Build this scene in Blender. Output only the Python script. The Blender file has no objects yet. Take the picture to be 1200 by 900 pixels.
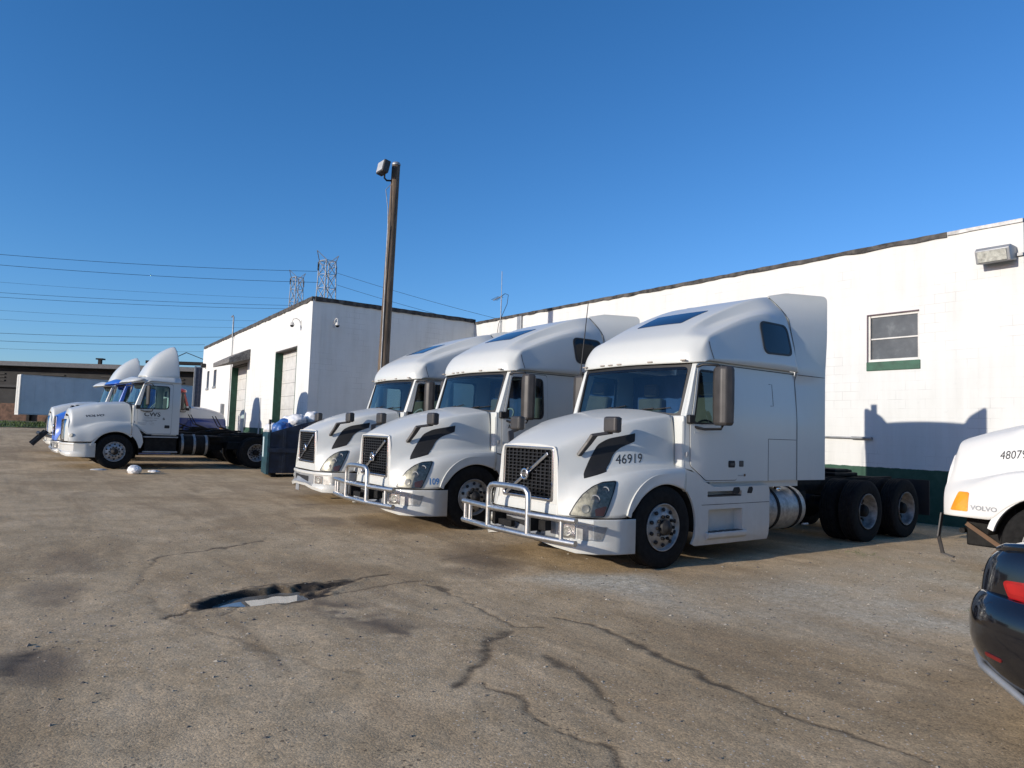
import bpy, bmesh, math, random
import numpy as np
from mathutils import Vector, Matrix
from mathutils.bvhtree import BVHTree
random.seed(7); np.random.seed(7)
scn = bpy.context.scene
COL = scn.collection
R = math.radians
V = Vector

# ------------------------------------------------------------------ object helpers
def link(name, me, parent=None, mat=None):
    o = bpy.data.objects.new(name, me); COL.objects.link(o)
    if parent: o.parent = parent
    if mat is not None and not me.materials: me.materials.append(mat)
    return o
def tag(o, label, cat=None, group=None, kind=None):
    if label: o['label'] = label
    if cat: o['category'] = cat
    if group: o['group'] = group
    if kind: o['kind'] = kind
    return o
def empty(name, loc, rz=0):
    o = bpy.data.objects.new(name, None); COL.objects.link(o)
    o.location = loc; o.rotation_euler = (0, 0, rz); o.empty_display_size = .3
    return o
def bev(o, w=.01, seg=2, ang=35):
    m = o.modifiers.new('bevel', 'BEVEL'); m.width = w; m.segments = seg
    m.limit_method = 'ANGLE'; m.angle_limit = R(ang); m.harden_normals = False
    return o
def smooth(me, on=True):
    me.polygons.foreach_set('use_smooth', [on] * len(me.polygons)); me.update()
def kids(o): return [c for c in bpy.data.objects if c.parent == o]
def copy_tree(o, parent=None, skip=()):
    c = o.copy(); COL.objects.link(c)
    if parent: c.parent = parent
    for ch in kids(o):
        if ch.name.split('.')[0] in skip: continue
        copy_tree(ch, c)
    return c

class MB:
    def __init__(s): s.v = []; s.f = []; s.m = []; s.sm = []
    def add(s, vs, fs, mi=0, sm=False):
        n = len(s.v); s.v += [tuple(v) for v in vs]
        for f in fs: s.f.append([n + i for i in f]); s.m.append(mi); s.sm.append(sm)
    def box(s, x0, x1, y0, y1, z0, z1, mi=0, M=None):
        vs = [V((x, y, z)) for z in (z0, z1) for y in (y0, y1) for x in (x0, x1)]
        if M is not None: vs = [M @ v for v in vs]
        s.add(vs, [(0,2,3,1),(4,5,7,6),(0,1,5,4),(2,6,7,3),(0,4,6,2),(1,3,7,5)], mi)
    def beam(s, a, b, w, h, mi=0):
        a = V(a); b = V(b); d = (b - a); L = d.length; d.normalize()
        up = V((0,0,1)) if abs(d.z) < .95 else V((1,0,0))
        x = d.cross(up).normalized(); y = x.cross(d)
        vs = [p + x*sx*w/2 + y*sy*h/2 for p in (a, b) for sy in (-1,1) for sx in (-1,1)]
        s.add(vs, [(0,2,3,1),(4,5,7,6),(0,1,5,4),(2,6,7,3),(0,4,6,2),(1,3,7,5)], mi)
    def tube(s, pts, r, n=10, mi=0, cap=True):
        pts = [V(p) for p in pts]; rr = r if isinstance(r, (list, tuple)) else [r]*len(pts)
        rings = []; prev = None
        for i, p in enumerate(pts):
            d = (pts[min(i+1, len(pts)-1)] - pts[max(i-1, 0)]).normalized()
            if prev is None:
                up = V((0,0,1)) if abs(d.z) < .9 else V((1,0,0)); x = d.cross(up).normalized()
            else: x = (prev - d * prev.dot(d)).normalized()
            prev = x; y = d.cross(x)
            rings.append([p + (x*math.cos(2*math.pi*k/n) + y*math.sin(2*math.pi*k/n))*rr[i] for k in range(n)])
        vs = [v for rg in rings for v in rg]; fs = []
        for i in range(len(rings)-1):
            for k in range(n): fs.append((i*n+k, i*n+(k+1)%n, (i+1)*n+(k+1)%n, (i+1)*n+k))
        s.add(vs, fs, mi, True)
        if cap:
            s.add(rings[0], [tuple(range(n))[::-1]], mi); s.add(rings[-1], [tuple(range(n))], mi)
    def lathe(s, prof, c, axis, n=32, mi=0, sm=True):
        # prof: list of (axial, radius)
        c = V(c); d = V(axis).normalized(); up = V((0,0,1)) if abs(d.z) < .9 else V((1,0,0))
        x = d.cross(up).normalized(); y = d.cross(x); vs = []; fs = []
        for a, r in prof:
            for k in range(n):
                t = 2*math.pi*k/n; vs.append(c + d*a + (x*math.cos(t) + y*math.sin(t))*max(r, 1e-4))
        for i in range(len(prof)-1):
            for k in range(n): fs.append((i*n+k, i*n+(k+1)%n, (i+1)*n+(k+1)%n, (i+1)*n+k))
        s.add(vs, fs, mi, sm)
    def prism(s, poly, f0, f1, mi=0):
        # poly in 2D, f0/f1 map (u,v)->3D for both caps
        n = len(poly); a = [f0(*p) for p in poly]; b = [f1(*p) for p in poly]
        s.add(a + b, [tuple(range(n))[::-1], tuple(range(n, 2*n))] + [(i, (i+1)%n, n+(i+1)%n, n+i) for i in range(n)], mi)
    def mesh(s, name='mesh', fix=True):
        me = bpy.data.meshes.new(name); me.from_pydata(s.v, [], s.f)
        me.polygons.foreach_set('material_index', s.m); me.polygons.foreach_set('use_smooth', s.sm)
        if fix:
            bm = bmesh.new(); bm.from_mesh(me); bmesh.ops.recalc_face_normals(bm, faces=bm.faces); bm.to_mesh(me); bm.free()
        me.update(); return me
    def build(s, name, mats, parent=None, fix=True):
        me = s.mesh(name, fix)
        for m in (mats if isinstance(mats, (list, tuple)) else [mats]): me.materials.append(m)
        return link(name, me, parent)

def roundpoly(pts, r, n=5):
    out = []; N = len(pts)
    rs = r if isinstance(r, (list, tuple)) else [r]*N
    for i, p in enumerate(pts):
        p = V((p[0], p[1])); a = V(pts[i-1][:2]); b = V(pts[(i+1) % N][:2])
        if rs[i] <= 0: out.append((p.x, p.y)); continue
        da = (a-p); db = (b-p); k = min(rs[i], da.length*.48, db.length*.48)
        A = p + da.normalized()*k; B = p + db.normalized()*k
        for j in range(n+1):
            t = j/n; q = A*(1-t)**2 + p*2*t*(1-t) + B*t*t; out.append((q.x, q.y))
    return out
def rrect(x0, y0, x1, y1, r=.05, n=5): return roundpoly([(x0,y0),(x1,y0),(x1,y1),(x0,y1)], r, n)

def cut_bm(bm, step):
    if not step or not bm.verts: return
    for ax in (0, 1):
        lo = min(v.co[ax] for v in bm.verts); hi = max(v.co[ax] for v in bm.verts)
        k = math.floor(lo/step)*step + step
        while k < hi - 1e-6:
            no = [0,0,0]; no[ax] = 1; co = [0,0,0]; co[ax] = k
            bmesh.ops.bisect_plane(bm, geom=bm.verts[:] + bm.edges[:] + bm.faces[:], dist=1e-6, plane_co=co, plane_no=no)
            k += step
def flat_bm(outer, holes=(), step=None):
    bm = bmesh.new(); es = []
    for loop in [outer] + list(holes):
        vs = [bm.verts.new((p[0], p[1], 0)) for p in loop]
        for i in range(len(vs)): es.append(bm.edges.new((vs[i], vs[(i+1) % len(vs)])))
    bmesh.ops.triangle_fill(bm, use_beauty=True, use_dissolve=False, edges=es, normal=(0,0,1))
    cut_bm(bm, step)
    return bm
def map_bm(bm, fmap, out, th=0.0):
    # map 2D sheet into 3D, orient it towards `out` and give it thickness inward
    for v in bm.verts: v.co = fmap(v.co.x, v.co.y)
    bm.normal_update()
    s = sum((f.normal * f.calc_area() for f in bm.faces), V())
    if s.dot(V(out)) < 0: bmesh.ops.reverse_faces(bm, faces=bm.faces)
    bm.normal_update()
    if th:
        top = bm.faces[:]
        g = bmesh.ops.duplicate(bm, geom=bm.verts[:] + bm.edges[:] + bm.faces[:])
        vm = g['vert_map']; nf = [e for e in g['geom'] if isinstance(e, bmesh.types.BMFace)]
        tv = list({v for f in top for v in f.verts}); nrm = {v: v.normal.copy() for v in tv}
        be = [e for f in top for e in f.edges if len(e.link_faces) == 1]
        pairs = [(e.verts[0], e.verts[1]) for e in set(be)]
        for v in tv: vm[v].co = v.co - nrm[v]*th
        bmesh.ops.reverse_faces(bm, faces=nf)
        for a, b in pairs:
            try: bm.faces.new((a, b, vm[b], vm[a]))
            except Exception: pass
        bmesh.ops.recalc_face_normals(bm, faces=bm.faces)
def sheet(name, outer, fmap, out, mat, parent, holes=(), step=None, th=.006, sm=True, bevel=0):
    bm = flat_bm(outer, holes, step); map_bm(bm, fmap, out, th)
    me = bpy.data.meshes.new(name); bm.to_mesh(me); bm.free()
    o = link(name, me, parent, mat)
    if sm:
        smooth(me); me.set_sharp_from_angle(angle=R(35))
    if bevel: bev(o, bevel)
    return o
def ribbon_pts(pts, w):
    # closed outline of a thin band along a 2D polyline
    L = []; Rr = []
    for i, p in enumerate(pts):
        a = V(pts[max(i-1,0)]); b = V(pts[min(i+1,len(pts)-1)]); d = (b-a).normalized(); n = V((-d.y, d.x))*w/2
        L.append(tuple(V(p)+n)); Rr.append(tuple(V(p)-n))
    return L + Rr[::-1]
def ray_map(bvh, org, U, W, d, off):
    org = V(org); U = V(U); W = V(W); d = V(d).normalized(); last = [0.0]
    def f(u, v):
        p = org + U*u + W*v
        h = bvh.ray_cast(p - d*6, d)
        if h[0] is None: return p - d*6 + d*(last[0] or 6)
        last[0] = h[3]; n = h[1]
        if n.dot(d) > 0: n = -n
        return h[0] + n*off
    return f
def bvh_of(me): 
    return BVHTree.FromPolygons([v.co.copy() for v in me.vertices], [tuple(p.vertices) for p in me.polygons])
def subd(verts, faces, creases=(), level=2):
    me = bpy.data.meshes.new('tmp'); me.from_pydata([tuple(v) for v in verts], [], faces); me.update()
    bm = bmesh.new(); bm.from_mesh(me)
    cl = bm.edges.layers.float.get('crease_edge') or bm.edges.layers.float.new('crease_edge'); bm.verts.ensure_lookup_table()
    for a, b, w in creases:
        e = bm.edges.get((bm.verts[a], bm.verts[b]))
        if e: e[cl] = w
    bmesh.ops.recalc_face_normals(bm, faces=bm.faces); bm.to_mesh(me); bm.free()
    o = bpy.data.objects.new('tmp', me); COL.objects.link(o)
    m = o.modifiers.new('s', 'SUBSURF'); m.levels = level; m.render_levels = level; m.boundary_smooth = 'PRESERVE_CORNERS'
    dg = bpy.context.evaluated_depsgraph_get(); dg.update()
    out = bpy.data.meshes.new_from_object(o.evaluated_get(dg)); bpy.data.objects.remove(o)
    if 'crease_edge' in out.attributes: out.attributes.remove(out.attributes['crease_edge'])
    smooth(out); return out
def sym_grid(rows, colc=(), rowc=(), level=3):
    """rows: list of half sections (centre first). colc: (col,row0,row1,w) creases along the rows, rowc: (row,c0,c1,w)"""
    N = len(rows[0]) - 1; W = 2*N + 1; vs = []
    for r in rows:
        vs += [(-p[0], p[1], p[2]) for p in r[:0:-1]] + [tuple(p) for p in r]
    fs = [(i*W+j, i*W+j+1, (i+1)*W+j+1, (i+1)*W+j) for i in range(len(rows)-1) for j in range(W-1)]
    cr = []
    for c, r0, r1, w in colc:
        for s in (-1, 1):
            for i in range(r0, r1): cr.append((i*W+N+s*c, (i+1)*W+N+s*c, w))
    for r, c0, c1, w in rowc:
        for s in (-1, 1):
            for j in range(c0, c1): cr.append((r*W+N+s*j, r*W+N+s*(j+1), w))
    return subd(vs, fs, cr, level)
def thicken(o, t, off=-1):
    m = o.modifiers.new('solid', 'SOLIDIFY'); m.thickness = t; m.offset = off; return o
_tc = {}
def text_bm(s, h, shear=0, bold=0, xs=1, step=.03):
    cu = bpy.data.curves.new('t', 'FONT'); cu.body = s; cu.size = 1; cu.align_x = 'LEFT'; cu.shear = shear; cu.offset = bold
    cu.resolution_u = 3
    o = bpy.data.objects.new('t', cu); COL.objects.link(o)
    dg = bpy.context.evaluated_depsgraph_get(); dg.update()
    me = bpy.data.meshes.new_from_object(o.evaluated_get(dg)); bpy.data.objects.remove(o); bpy.data.curves.remove(cu)
    bm = bmesh.new(); bm.from_mesh(me); bpy.data.meshes.remove(me)
    bmesh.ops.remove_doubles(bm, verts=bm.verts, dist=1e-5)
    xs_ = [v.co.x for v in bm.verts]; ys = [v.co.y for v in bm.verts]; x0, x1, y0, y1 = min(xs_), max(xs_), min(ys), max(ys)
    k = h/(y1-y0)
    for v in bm.verts: v.co = ((v.co.x-x0)*k*xs, (v.co.y-y0)*k, 0)
    cut_bm(bm, step)
    return bm, (x1-x0)*k*xs
def text(name, s, h, fmap, out, mat, parent, **kw):
    bm, w = text_bm(s, h, **kw)
    map_bm(bm, fmap, out, 0)
    me = bpy.data.meshes.new(name); bm.to_mesh(me); bm.free()
    return link(name, me, parent, mat)

# ------------------------------------------------------------------ materials
def newmat(name):
    m = bpy.data.materials.new(name); m.use_nodes = True; nt = m.node_tree
    return m, nt, nt.nodes['Principled BSDF']
def N(nt, t, **k):
    n = nt.nodes.new(t)
    for a, b in k.items(): setattr(n, a, b)
    return n
def ramp(nt, fac, stops):
    r = N(nt, 'ShaderNodeValToRGB'); el = r.color_ramp.elements
    while len(el) > 1: el.remove(el[-1])
    el[0].position, el[0].color = stops[0][0], (*stops[0][1], 1) if len(stops[0][1]) == 3 else stops[0][1]
    for p, c in stops[1:]:
        e = el.new(p); e.color = (*c, 1)
    nt.links.new(fac, r.inputs[0]); return r.outputs[0]
def noise(nt, vec, scale, detail=4, rough=.55, dist=0):
    n = N(nt, 'ShaderNodeTexNoise'); n.inputs['Scale'].default_value = scale; n.inputs['Detail'].default_value = detail
    n.inputs['Roughness'].default_value = rough; n.inputs['Distortion'].default_value = dist
    if vec is not None: nt.links.new(vec, n.inputs['Vector'])
    return n.outputs[0]
def mixc(nt, fac, a, b, mode='MIX'):
    m = N(nt, 'ShaderNodeMix', data_type='RGBA', blend_type=mode)
    for s, x in ((0, fac), (6, a), (7, b)):
        if isinstance(x, (int, float)): m.inputs[s].default_value = x
        elif isinstance(x, tuple): m.inputs[s].default_value = (*x, 1)
        else: nt.links.new(x, m.inputs[s])
    return m.outputs[2]
def mathn(nt, op, a, b=None, clamp=False):
    m = N(nt, 'ShaderNodeMath', operation=op); m.use_clamp = clamp
    for i, x in enumerate((a, b)):
        if x is None: continue
        if isinstance(x, (int, float)): m.inputs[i].default_value = x
        else: nt.links.new(x, m.inputs[i])
    return m.outputs[0]
def bump(nt, b, h, strength=.3, dist=.01):
    n = N(nt, 'ShaderNodeBump'); n.inputs['Strength'].default_value = strength; n.inputs['Distance'].default_value = dist
    nt.links.new(h, n.inputs['Height']); nt.links.new(n.outputs[0], b.inputs['Normal'])
def simple(name, col, rough=.5, metal=0, var=.12, scale=6, coat=0, bmp=0, bscale=60, spec=.5, obj=True):
    m, nt, b = newmat(name)
    tc = N(nt, 'ShaderNodeTexCoord'); vec = tc.outputs['Object']
    f = noise(nt, vec, scale, 5, .6)
    c2 = tuple(max(0, c*(1-var*2)) for c in col); c3 = tuple(min(1, c*(1+var)) for c in col)
    nt.links.new(ramp(nt, f, [(.3, c2), (.65, c3)]), b.inputs['Base Color'])
    b.inputs['Roughness'].default_value = rough; b.inputs['Metallic'].default_value = metal
    b.inputs['Specular IOR Level'].default_value = spec
    if coat: b.inputs['Coat Weight'].default_value = coat; b.inputs['Coat Roughness'].default_value = .06
    if bmp: bump(nt, b, noise(nt, vec, bscale, 4, .6), bmp, .004)
    return m
def paint(name, col, dirt=(.42,.38,.32), amt=.5, stripes=None, rough=.32):
    """vehicle paint with road dirt that gathers low down and in faint vertical runs"""
    m, nt, b = newmat(name)
    tc = N(nt, 'ShaderNodeTexCoord'); vec = tc.outputs['Object']
    sep = N(nt, 'ShaderNodeSeparateXYZ'); nt.links.new(vec, sep.inputs[0])
    base = col
    if stripes:
        r = N(nt, 'ShaderNodeValToRGB'); r.color_ramp.interpolation = 'CONSTANT'; el = r.color_ramp.elements
        z = mathn(nt, 'DIVIDE', sep.outputs[2], 4.0); nt.links.new(z, r.inputs[0])
        el[0].position = 0; el[0].color = (*stripes[0][1], 1); el[1].position = stripes[1][0]/4; el[1].color = (*stripes[1][1], 1)
        for p, c in stripes[2:]: e = el.new(p/4); e.color = (*c, 1)
        base = r.outputs[0]
    mp = N(nt, 'ShaderNodeMapping'); mp.inputs['Scale'].default_value = (5, 5, .8); nt.links.new(vec, mp.inputs[0])
    n1 = noise(nt, mp.outputs[0], 1.6, 6, .65); n2 = noise(nt, vec, 9, 6, .7)
    low = N(nt, 'ShaderNodeMapRange'); low.inputs[1].default_value = 1.3; low.inputs[2].default_value = .15
    low.inputs[3].default_value = .12; low.inputs[4].default_value = .75; nt.links.new(sep.outputs[2], low.inputs[0])
    g = mathn(nt, 'MULTIPLY', mathn(nt, 'MULTIPLY', n1, n2), low.outputs[0])
    g = mathn(nt, 'MULTIPLY', g, amt*1.6, True)
    nt.links.new(mixc(nt, g, base, dirt), b.inputs['Base Color'])
    rr = N(nt, 'ShaderNodeMapRange'); rr.inputs[3].default_value = rough; rr.inputs[4].default_value = rough+.4
    nt.links.new(mathn(nt, 'ADD', g, mathn(nt,'MULTIPLY',n2,.15)), rr.inputs[0]); nt.links.new(rr.outputs[0], b.inputs['Roughness'])
    b.inputs['Coat Weight'].default_value = .35; b.inputs['Coat Roughness'].default_value = .08
    bump(nt, b, noise(nt, vec, 1.7, 2), .06, .02)
    return m
def glass(name, tint, rough=0.0, ior=1.5):
    m, nt, b = newmat(name); out = nt.nodes['Material Output']; nt.nodes.remove(b)
    fr = N(nt, 'ShaderNodeFresnel'); fr.inputs[0].default_value = ior
    tr = N(nt, 'ShaderNodeBsdfTransparent'); tr.inputs[0].default_value = (*tint, 1)
    gl = N(nt, 'ShaderNodeBsdfGlossy'); gl.inputs['Roughness'].default_value = rough; gl.inputs[0].default_value = (1,1,1,1)
    mx = N(nt, 'ShaderNodeMixShader'); nt.links.new(fr.outputs[0], mx.inputs[0]); nt.links.new(tr.outputs[0], mx.inputs[1]); nt.links.new(gl.outputs[0], mx.inputs[2])
    nt.links.new(mx.outputs[0], out.inputs[0]); return m
M = {}
M['white'] = paint('white_paint', (.54,.553,.53), amt=1.15)
M['oldwhite'] = paint('old_white_paint', (.64,.64,.62), amt=1.0, rough=.45)
M['blue'] = paint('blue_paint', (.02,.12,.52), amt=.5)
M['rwb'] = paint('red_white_blue_paint', (.7,.7,.7), amt=.4, stripes=[(0,(.015,.04,.20)),(1.50,(.62,.61,.60)),(2.02,(.50,.04,.03))])
M['black'] = simple('black_plastic', (.010,.010,.011), .55, bmp=.15)
M['rubber'] = simple('tyre_rubber', (.012,.0118,.0115), .9, spec=.2, var=.25, scale=14, bmp=.3, bscale=90)
M['frame'] = simple('chassis_black', (.009,.0085,.008), .75, spec=.25, var=.4, scale=9, bmp=.3)
M['grey'] = simple('grey_plastic', (.040,.037,.036), .5, var=.15)
M['chrome'] = simple('chrome', (.75,.75,.76), .16, 1, var=.08, scale=8)
M['alu'] = simple('polished_aluminium', (.34,.335,.32), .48, .6, var=.18, scale=14, bmp=.08)
M['steel'] = simple('brushed_steel_tube', (.60,.595,.58), .38, 1, var=.1, scale=20)
M['silver'] = simple('grey_trim', (.30,.31,.32), .4, .3, var=.1)
M['wheelsteel'] = simple('painted_wheel', (.38,.38,.38), .45, .5, var=.25, scale=18)
M['dark'] = simple('dark_grille_backing', (.008,.008,.009), .7)
M['grille'] = simple('grille_mesh', (.022,.022,.024), .4, .4)
M['seam'] = simple('panel_gap', (.03,.032,.035), .7)
M['win'] = glass('window_glass', (.60,.80,.78))
M['ws'] = glass('windshield_glass', (.68,.86,.88), ior=1.65)
M['darkglass'] = simple('dark_glass', (.004,.005,.008), .05, spec=.4)
M['sunglass'] = simple('roof_window_glass', (.006,.010,.035), .05, spec=.6)
M['amber'] = simple('amber_lens', (.85,.28,.02), .2, coat=.6)
M['red'] = simple('red_lens', (.28,.006,.006), .12, coat=.8)
M['interior'] = simple('interior_trim', (.10,.095,.085), .8)
M['seat'] = simple('seat_fabric', (.05,.046,.04), .9)
M['curtain'] = simple('sea_green_curtain', (.075,.19,.19), .8)
M['curtain2'] = simple('navy_curtain', (.010,.035,.11), .8)
M['dash'] = simple('dashboard', (.06,.06,.065), .7)
M['lensback'] = simple('lamp_reflector', (.33,.325,.29), .45, .15, var=.3, scale=16)
M['lens'] = glass('lamp_lens', (.80,.79,.74), rough=.2, ior=1.4)
M['ink'] = simple('black_lettering', (.02,.02,.022), .5, var=.05)
M['inkblue'] = simple('blue_lettering', (.03,.16,.42), .5, var=.05)
M['brown'] = simple('rusty_bracket', (.12,.07,.04), .8, bmp=.3)

# masonry wall paint with faint block courses, wear and dirt
def blockwall(name, col, bw=.4064, bh=.2032, grime=.35, band=None, bandcol=(.012,.055,.032)):
    m, nt, b = newmat(name)
    tc = N(nt, 'ShaderNodeTexCoord'); vec = tc.outputs['Object']
    sep = N(nt, 'ShaderNodeSeparateXYZ'); nt.links.new(vec, sep.inputs[0])
    s = mathn(nt, 'ADD', sep.outputs[0], sep.outputs[1]); cmb = N(nt, 'ShaderNodeCombineXYZ')
    nt.links.new(s, cmb.inputs[0]); nt.links.new(sep.outputs[2], cmb.inputs[1])
    br = N(nt, 'ShaderNodeTexBrick'); nt.links.new(cmb.outputs[0], br.inputs['Vector'])
    br.inputs['Color1'].default_value = (1,1,1,1); br.inputs['Color2'].default_value = (.93,.93,.93,1); br.inputs['Mortar'].default_value = (.55,.55,.55,1)
    br.inputs['Scale'].default_value = 1; br.inputs['Mortar Size'].default_value = .006; br.inputs['Mortar Smooth'].default_value = .6
    br.inputs['Brick Width'].default_value = bw; br.inputs['Row Height'].default_value = bh
    n1 = noise(nt, vec, .7, 6, .6); n2 = noise(nt, vec, 6, 6, .65)
    mp = N(nt, 'ShaderNodeMapping'); mp.inputs['Scale'].default_value = (3, 3, .25); nt.links.new(vec, mp.inputs[0])
    run = noise(nt, mp.outputs[0], 1.5, 5, .6)
    g = ramp(nt, mathn(nt, 'MULTIPLY', n1, run), [(.18, (0,0,0)), (.42, (1,1,1))])
    c = mixc(nt, mathn(nt, 'MULTIPLY', g, grime), col, (col[0]*.72, col[1]*.70, col[2]*.66))
    c = mixc(nt, ramp(nt, n2, [(.60,(0,0,0)),(.72,(.35,.35,.35))]), c, (col[0]*.8, col[1]*.8, col[2]*.79))
    c = mixc(nt, .10, c, mixc(nt, 1.0, c, br.outputs[0], 'MULTIPLY'))
    # cracked joints, only some of them
    jm = ramp(nt, noise(nt, vec, .9, 3), [(.52,(0,0,0)),(.60,(1,1,1))])
    jo = mathn(nt, 'MULTIPLY', mathn(nt, 'SUBTRACT', 1, ramp(nt, br.outputs[0], [(.55,(0,0,0)),(.8,(1,1,1))])), mathn(nt, 'MULTIPLY', jm, .45))
    c = mixc(nt, jo, c, (.22,.21,.20))
    if band:
        z = mathn(nt, 'ADD', sep.outputs[2], mathn(nt, 'MULTIPLY', mathn(nt, 'SUBTRACT', n2, .5), .05))
        lt = mathn(nt, 'LESS_THAN', z, band)
        gb = mixc(nt, ramp(nt, n2, [(.35,(0,0,0)),(.7,(.5,.5,.5))]), bandcol, (bandcol[0]*2.2+.02, bandcol[1]*1.5+.02, bandcol[2]*1.7+.02))
        c = mixc(nt, lt, c, gb)
    nt.links.new(c, b.inputs['Base Color']); b.inputs['Roughness'].default_value = .75
    h = mathn(nt, 'ADD', mathn(nt, 'MULTIPLY', br.outputs[0], .35), mathn(nt, 'MULTIPLY', noise(nt, vec, 35, 4, .7), .35))
    bump(nt, b, h, .35, .008)
    return m
M['wall'] = blockwall('painted_block_wall', (.60,.605,.59), band=1.13)
M['wall2'] = blockwall('painted_block_annex', (.66,.665,.645), band=1.42, grime=.45)
M['coping'] = simple('weathered_coping', (.06,.055,.05), .8, var=.5, scale=5, bmp=.5, bscale=20)
M['copinglight'] = simple('pale_coping', (.50,.49,.47), .7, var=.2, bmp=.3)
M['green'] = simple('green_paint', (.02,.085,.05), .6, var=.2)
M['doorwhite'] = simple('door_panel_white', (.55,.54,.51), .55, var=.08, scale=3)
M['roof'] = simple('roof_felt', (.08,.08,.08), .9)
M['wood'] = None
m, nt, b = newmat('pole_wood'); tc = N(nt, 'ShaderNodeTexCoord'); mp = N(nt, 'ShaderNodeMapping'); mp.inputs['Scale'].default_value = (9,9,.5)
nt.links.new(tc.outputs['Object'], mp.inputs[0]); f = noise(nt, mp.outputs[0], 3, 8, .7)
nt.links.new(ramp(nt, f, [(.3,(.035,.025,.018)),(.5,(.11,.08,.055)),(.75,(.24,.19,.14))]), b.inputs['Base Color']); b.inputs['Roughness'].default_value = .9
bump(nt, b, f, .9, .02); M['wood'] = m
M['grass'] = simple('grass_blades', (.07,.11,.02), .8, var=.4, scale=3)
M['shingle'] = simple('dark_shingle', (.15,.145,.14), .85, var=.35, scale=12, bmp=.6, bscale=25)
M['galv'] = simple('galvanised_steel', (.30,.31,.32), .55, .6, var=.15)
M['trailer'] = simple('trailer_side', (.66,.64,.62), .5, var=.07, scale=.8)
M['navy'] = simple('navy_dumpster_paint', (.006,.014,.034), .5, var=.4, scale=4, bmp=.2)
M['teal'] = simple('teal_dumpster_paint', (.010,.05,.068), .5, var=.3, scale=4)
M['bag'] = simple('white_plastic_bag', (.72,.72,.72), .35, var=.1, bmp=.5, bscale=14)
M['bagblue'] = simple('blue_plastic_bag', (.04,.12,.35), .35, bmp=.5, bscale=14)
M['carblack'] = simple('black_car_paint', (.006,.006,.008), .12, var=.1, coat=1)
M['card'] = simple('cardboard', (.35,.24,.13), .9)
# ------------------------------------------------------------------ camera, world, sun
cam = bpy.data.cameras.new('camera'); co = bpy.data.objects.new('camera', cam); COL.objects.link(co)
H = 1.65
Rm = Matrix(((0.59109265, 0.03419544, 0.8058785), (0.80589059, -0.06703869, -0.5882569), (0.03390933, 0.99716422, -0.06718386)))
co.matrix_world = Matrix.Translation((0,0,H)) @ Rm.to_4x4()
cam.sensor_width = 36; cam.lens = 824.84/1200*36; cam.clip_start = .05; cam.clip_end = 5000
scn.camera = co
EL, AZ = R(15.4), R(182.8)          # sun elevation, compass angle of the sun seen from above (0 = +Y, clockwise)
w = bpy.data.worlds.new('World'); scn.world = w; w.use_nodes = True; nt = w.node_tree
sky = nt.nodes.new('ShaderNodeTexSky'); sky.sky_type = 'NISHITA'; sky.sun_disc = False
sky.sun_elevation = EL; sky.sun_rotation = AZ; sky.altitude = 100; sky.air_density = 1.0; sky.dust_density = .35; sky.ozone_density = 2.6
bg = nt.nodes['Background']; bg.inputs[1].default_value = .105
ss = N(nt, 'ShaderNodeSeparateColor'); nt.links.new(sky.outputs[0], ss.inputs[0]); sc_ = N(nt, 'ShaderNodeCombineColor')
for i, (k, e) in enumerate(((.42, 1.38), (.89, 1.04), (1.38, 1.0))):   # deep clear-air blue
    nt.links.new(mathn(nt, 'MULTIPLY', mathn(nt, 'POWER', ss.outputs[i], e), k), sc_.inputs[i])
nt.links.new(sc_.outputs[0], bg.inputs[0])
sl = bpy.data.lights.new('sun', 'SUN'); so = bpy.data.objects.new('sun', sl); COL.objects.link(so)
sl.energy = 4.15; sl.angle = R(.53); sl.color = (1, .92, .80)
sd = V((math.sin(AZ)*math.cos(EL), math.cos(AZ)*math.cos(EL), math.sin(EL)))
so.rotation_euler = sd.to_track_quat('Z', 'Y').to_euler(); so.location = (-5, -20, 20)
vs = scn.view_settings; vs.view_transform = 'Standard'; vs.look = 'None'; vs.exposure = 0.25; vs.gamma = 1; vs.use_curve_mapping = False
scn.render.engine = 'CYCLES'

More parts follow.
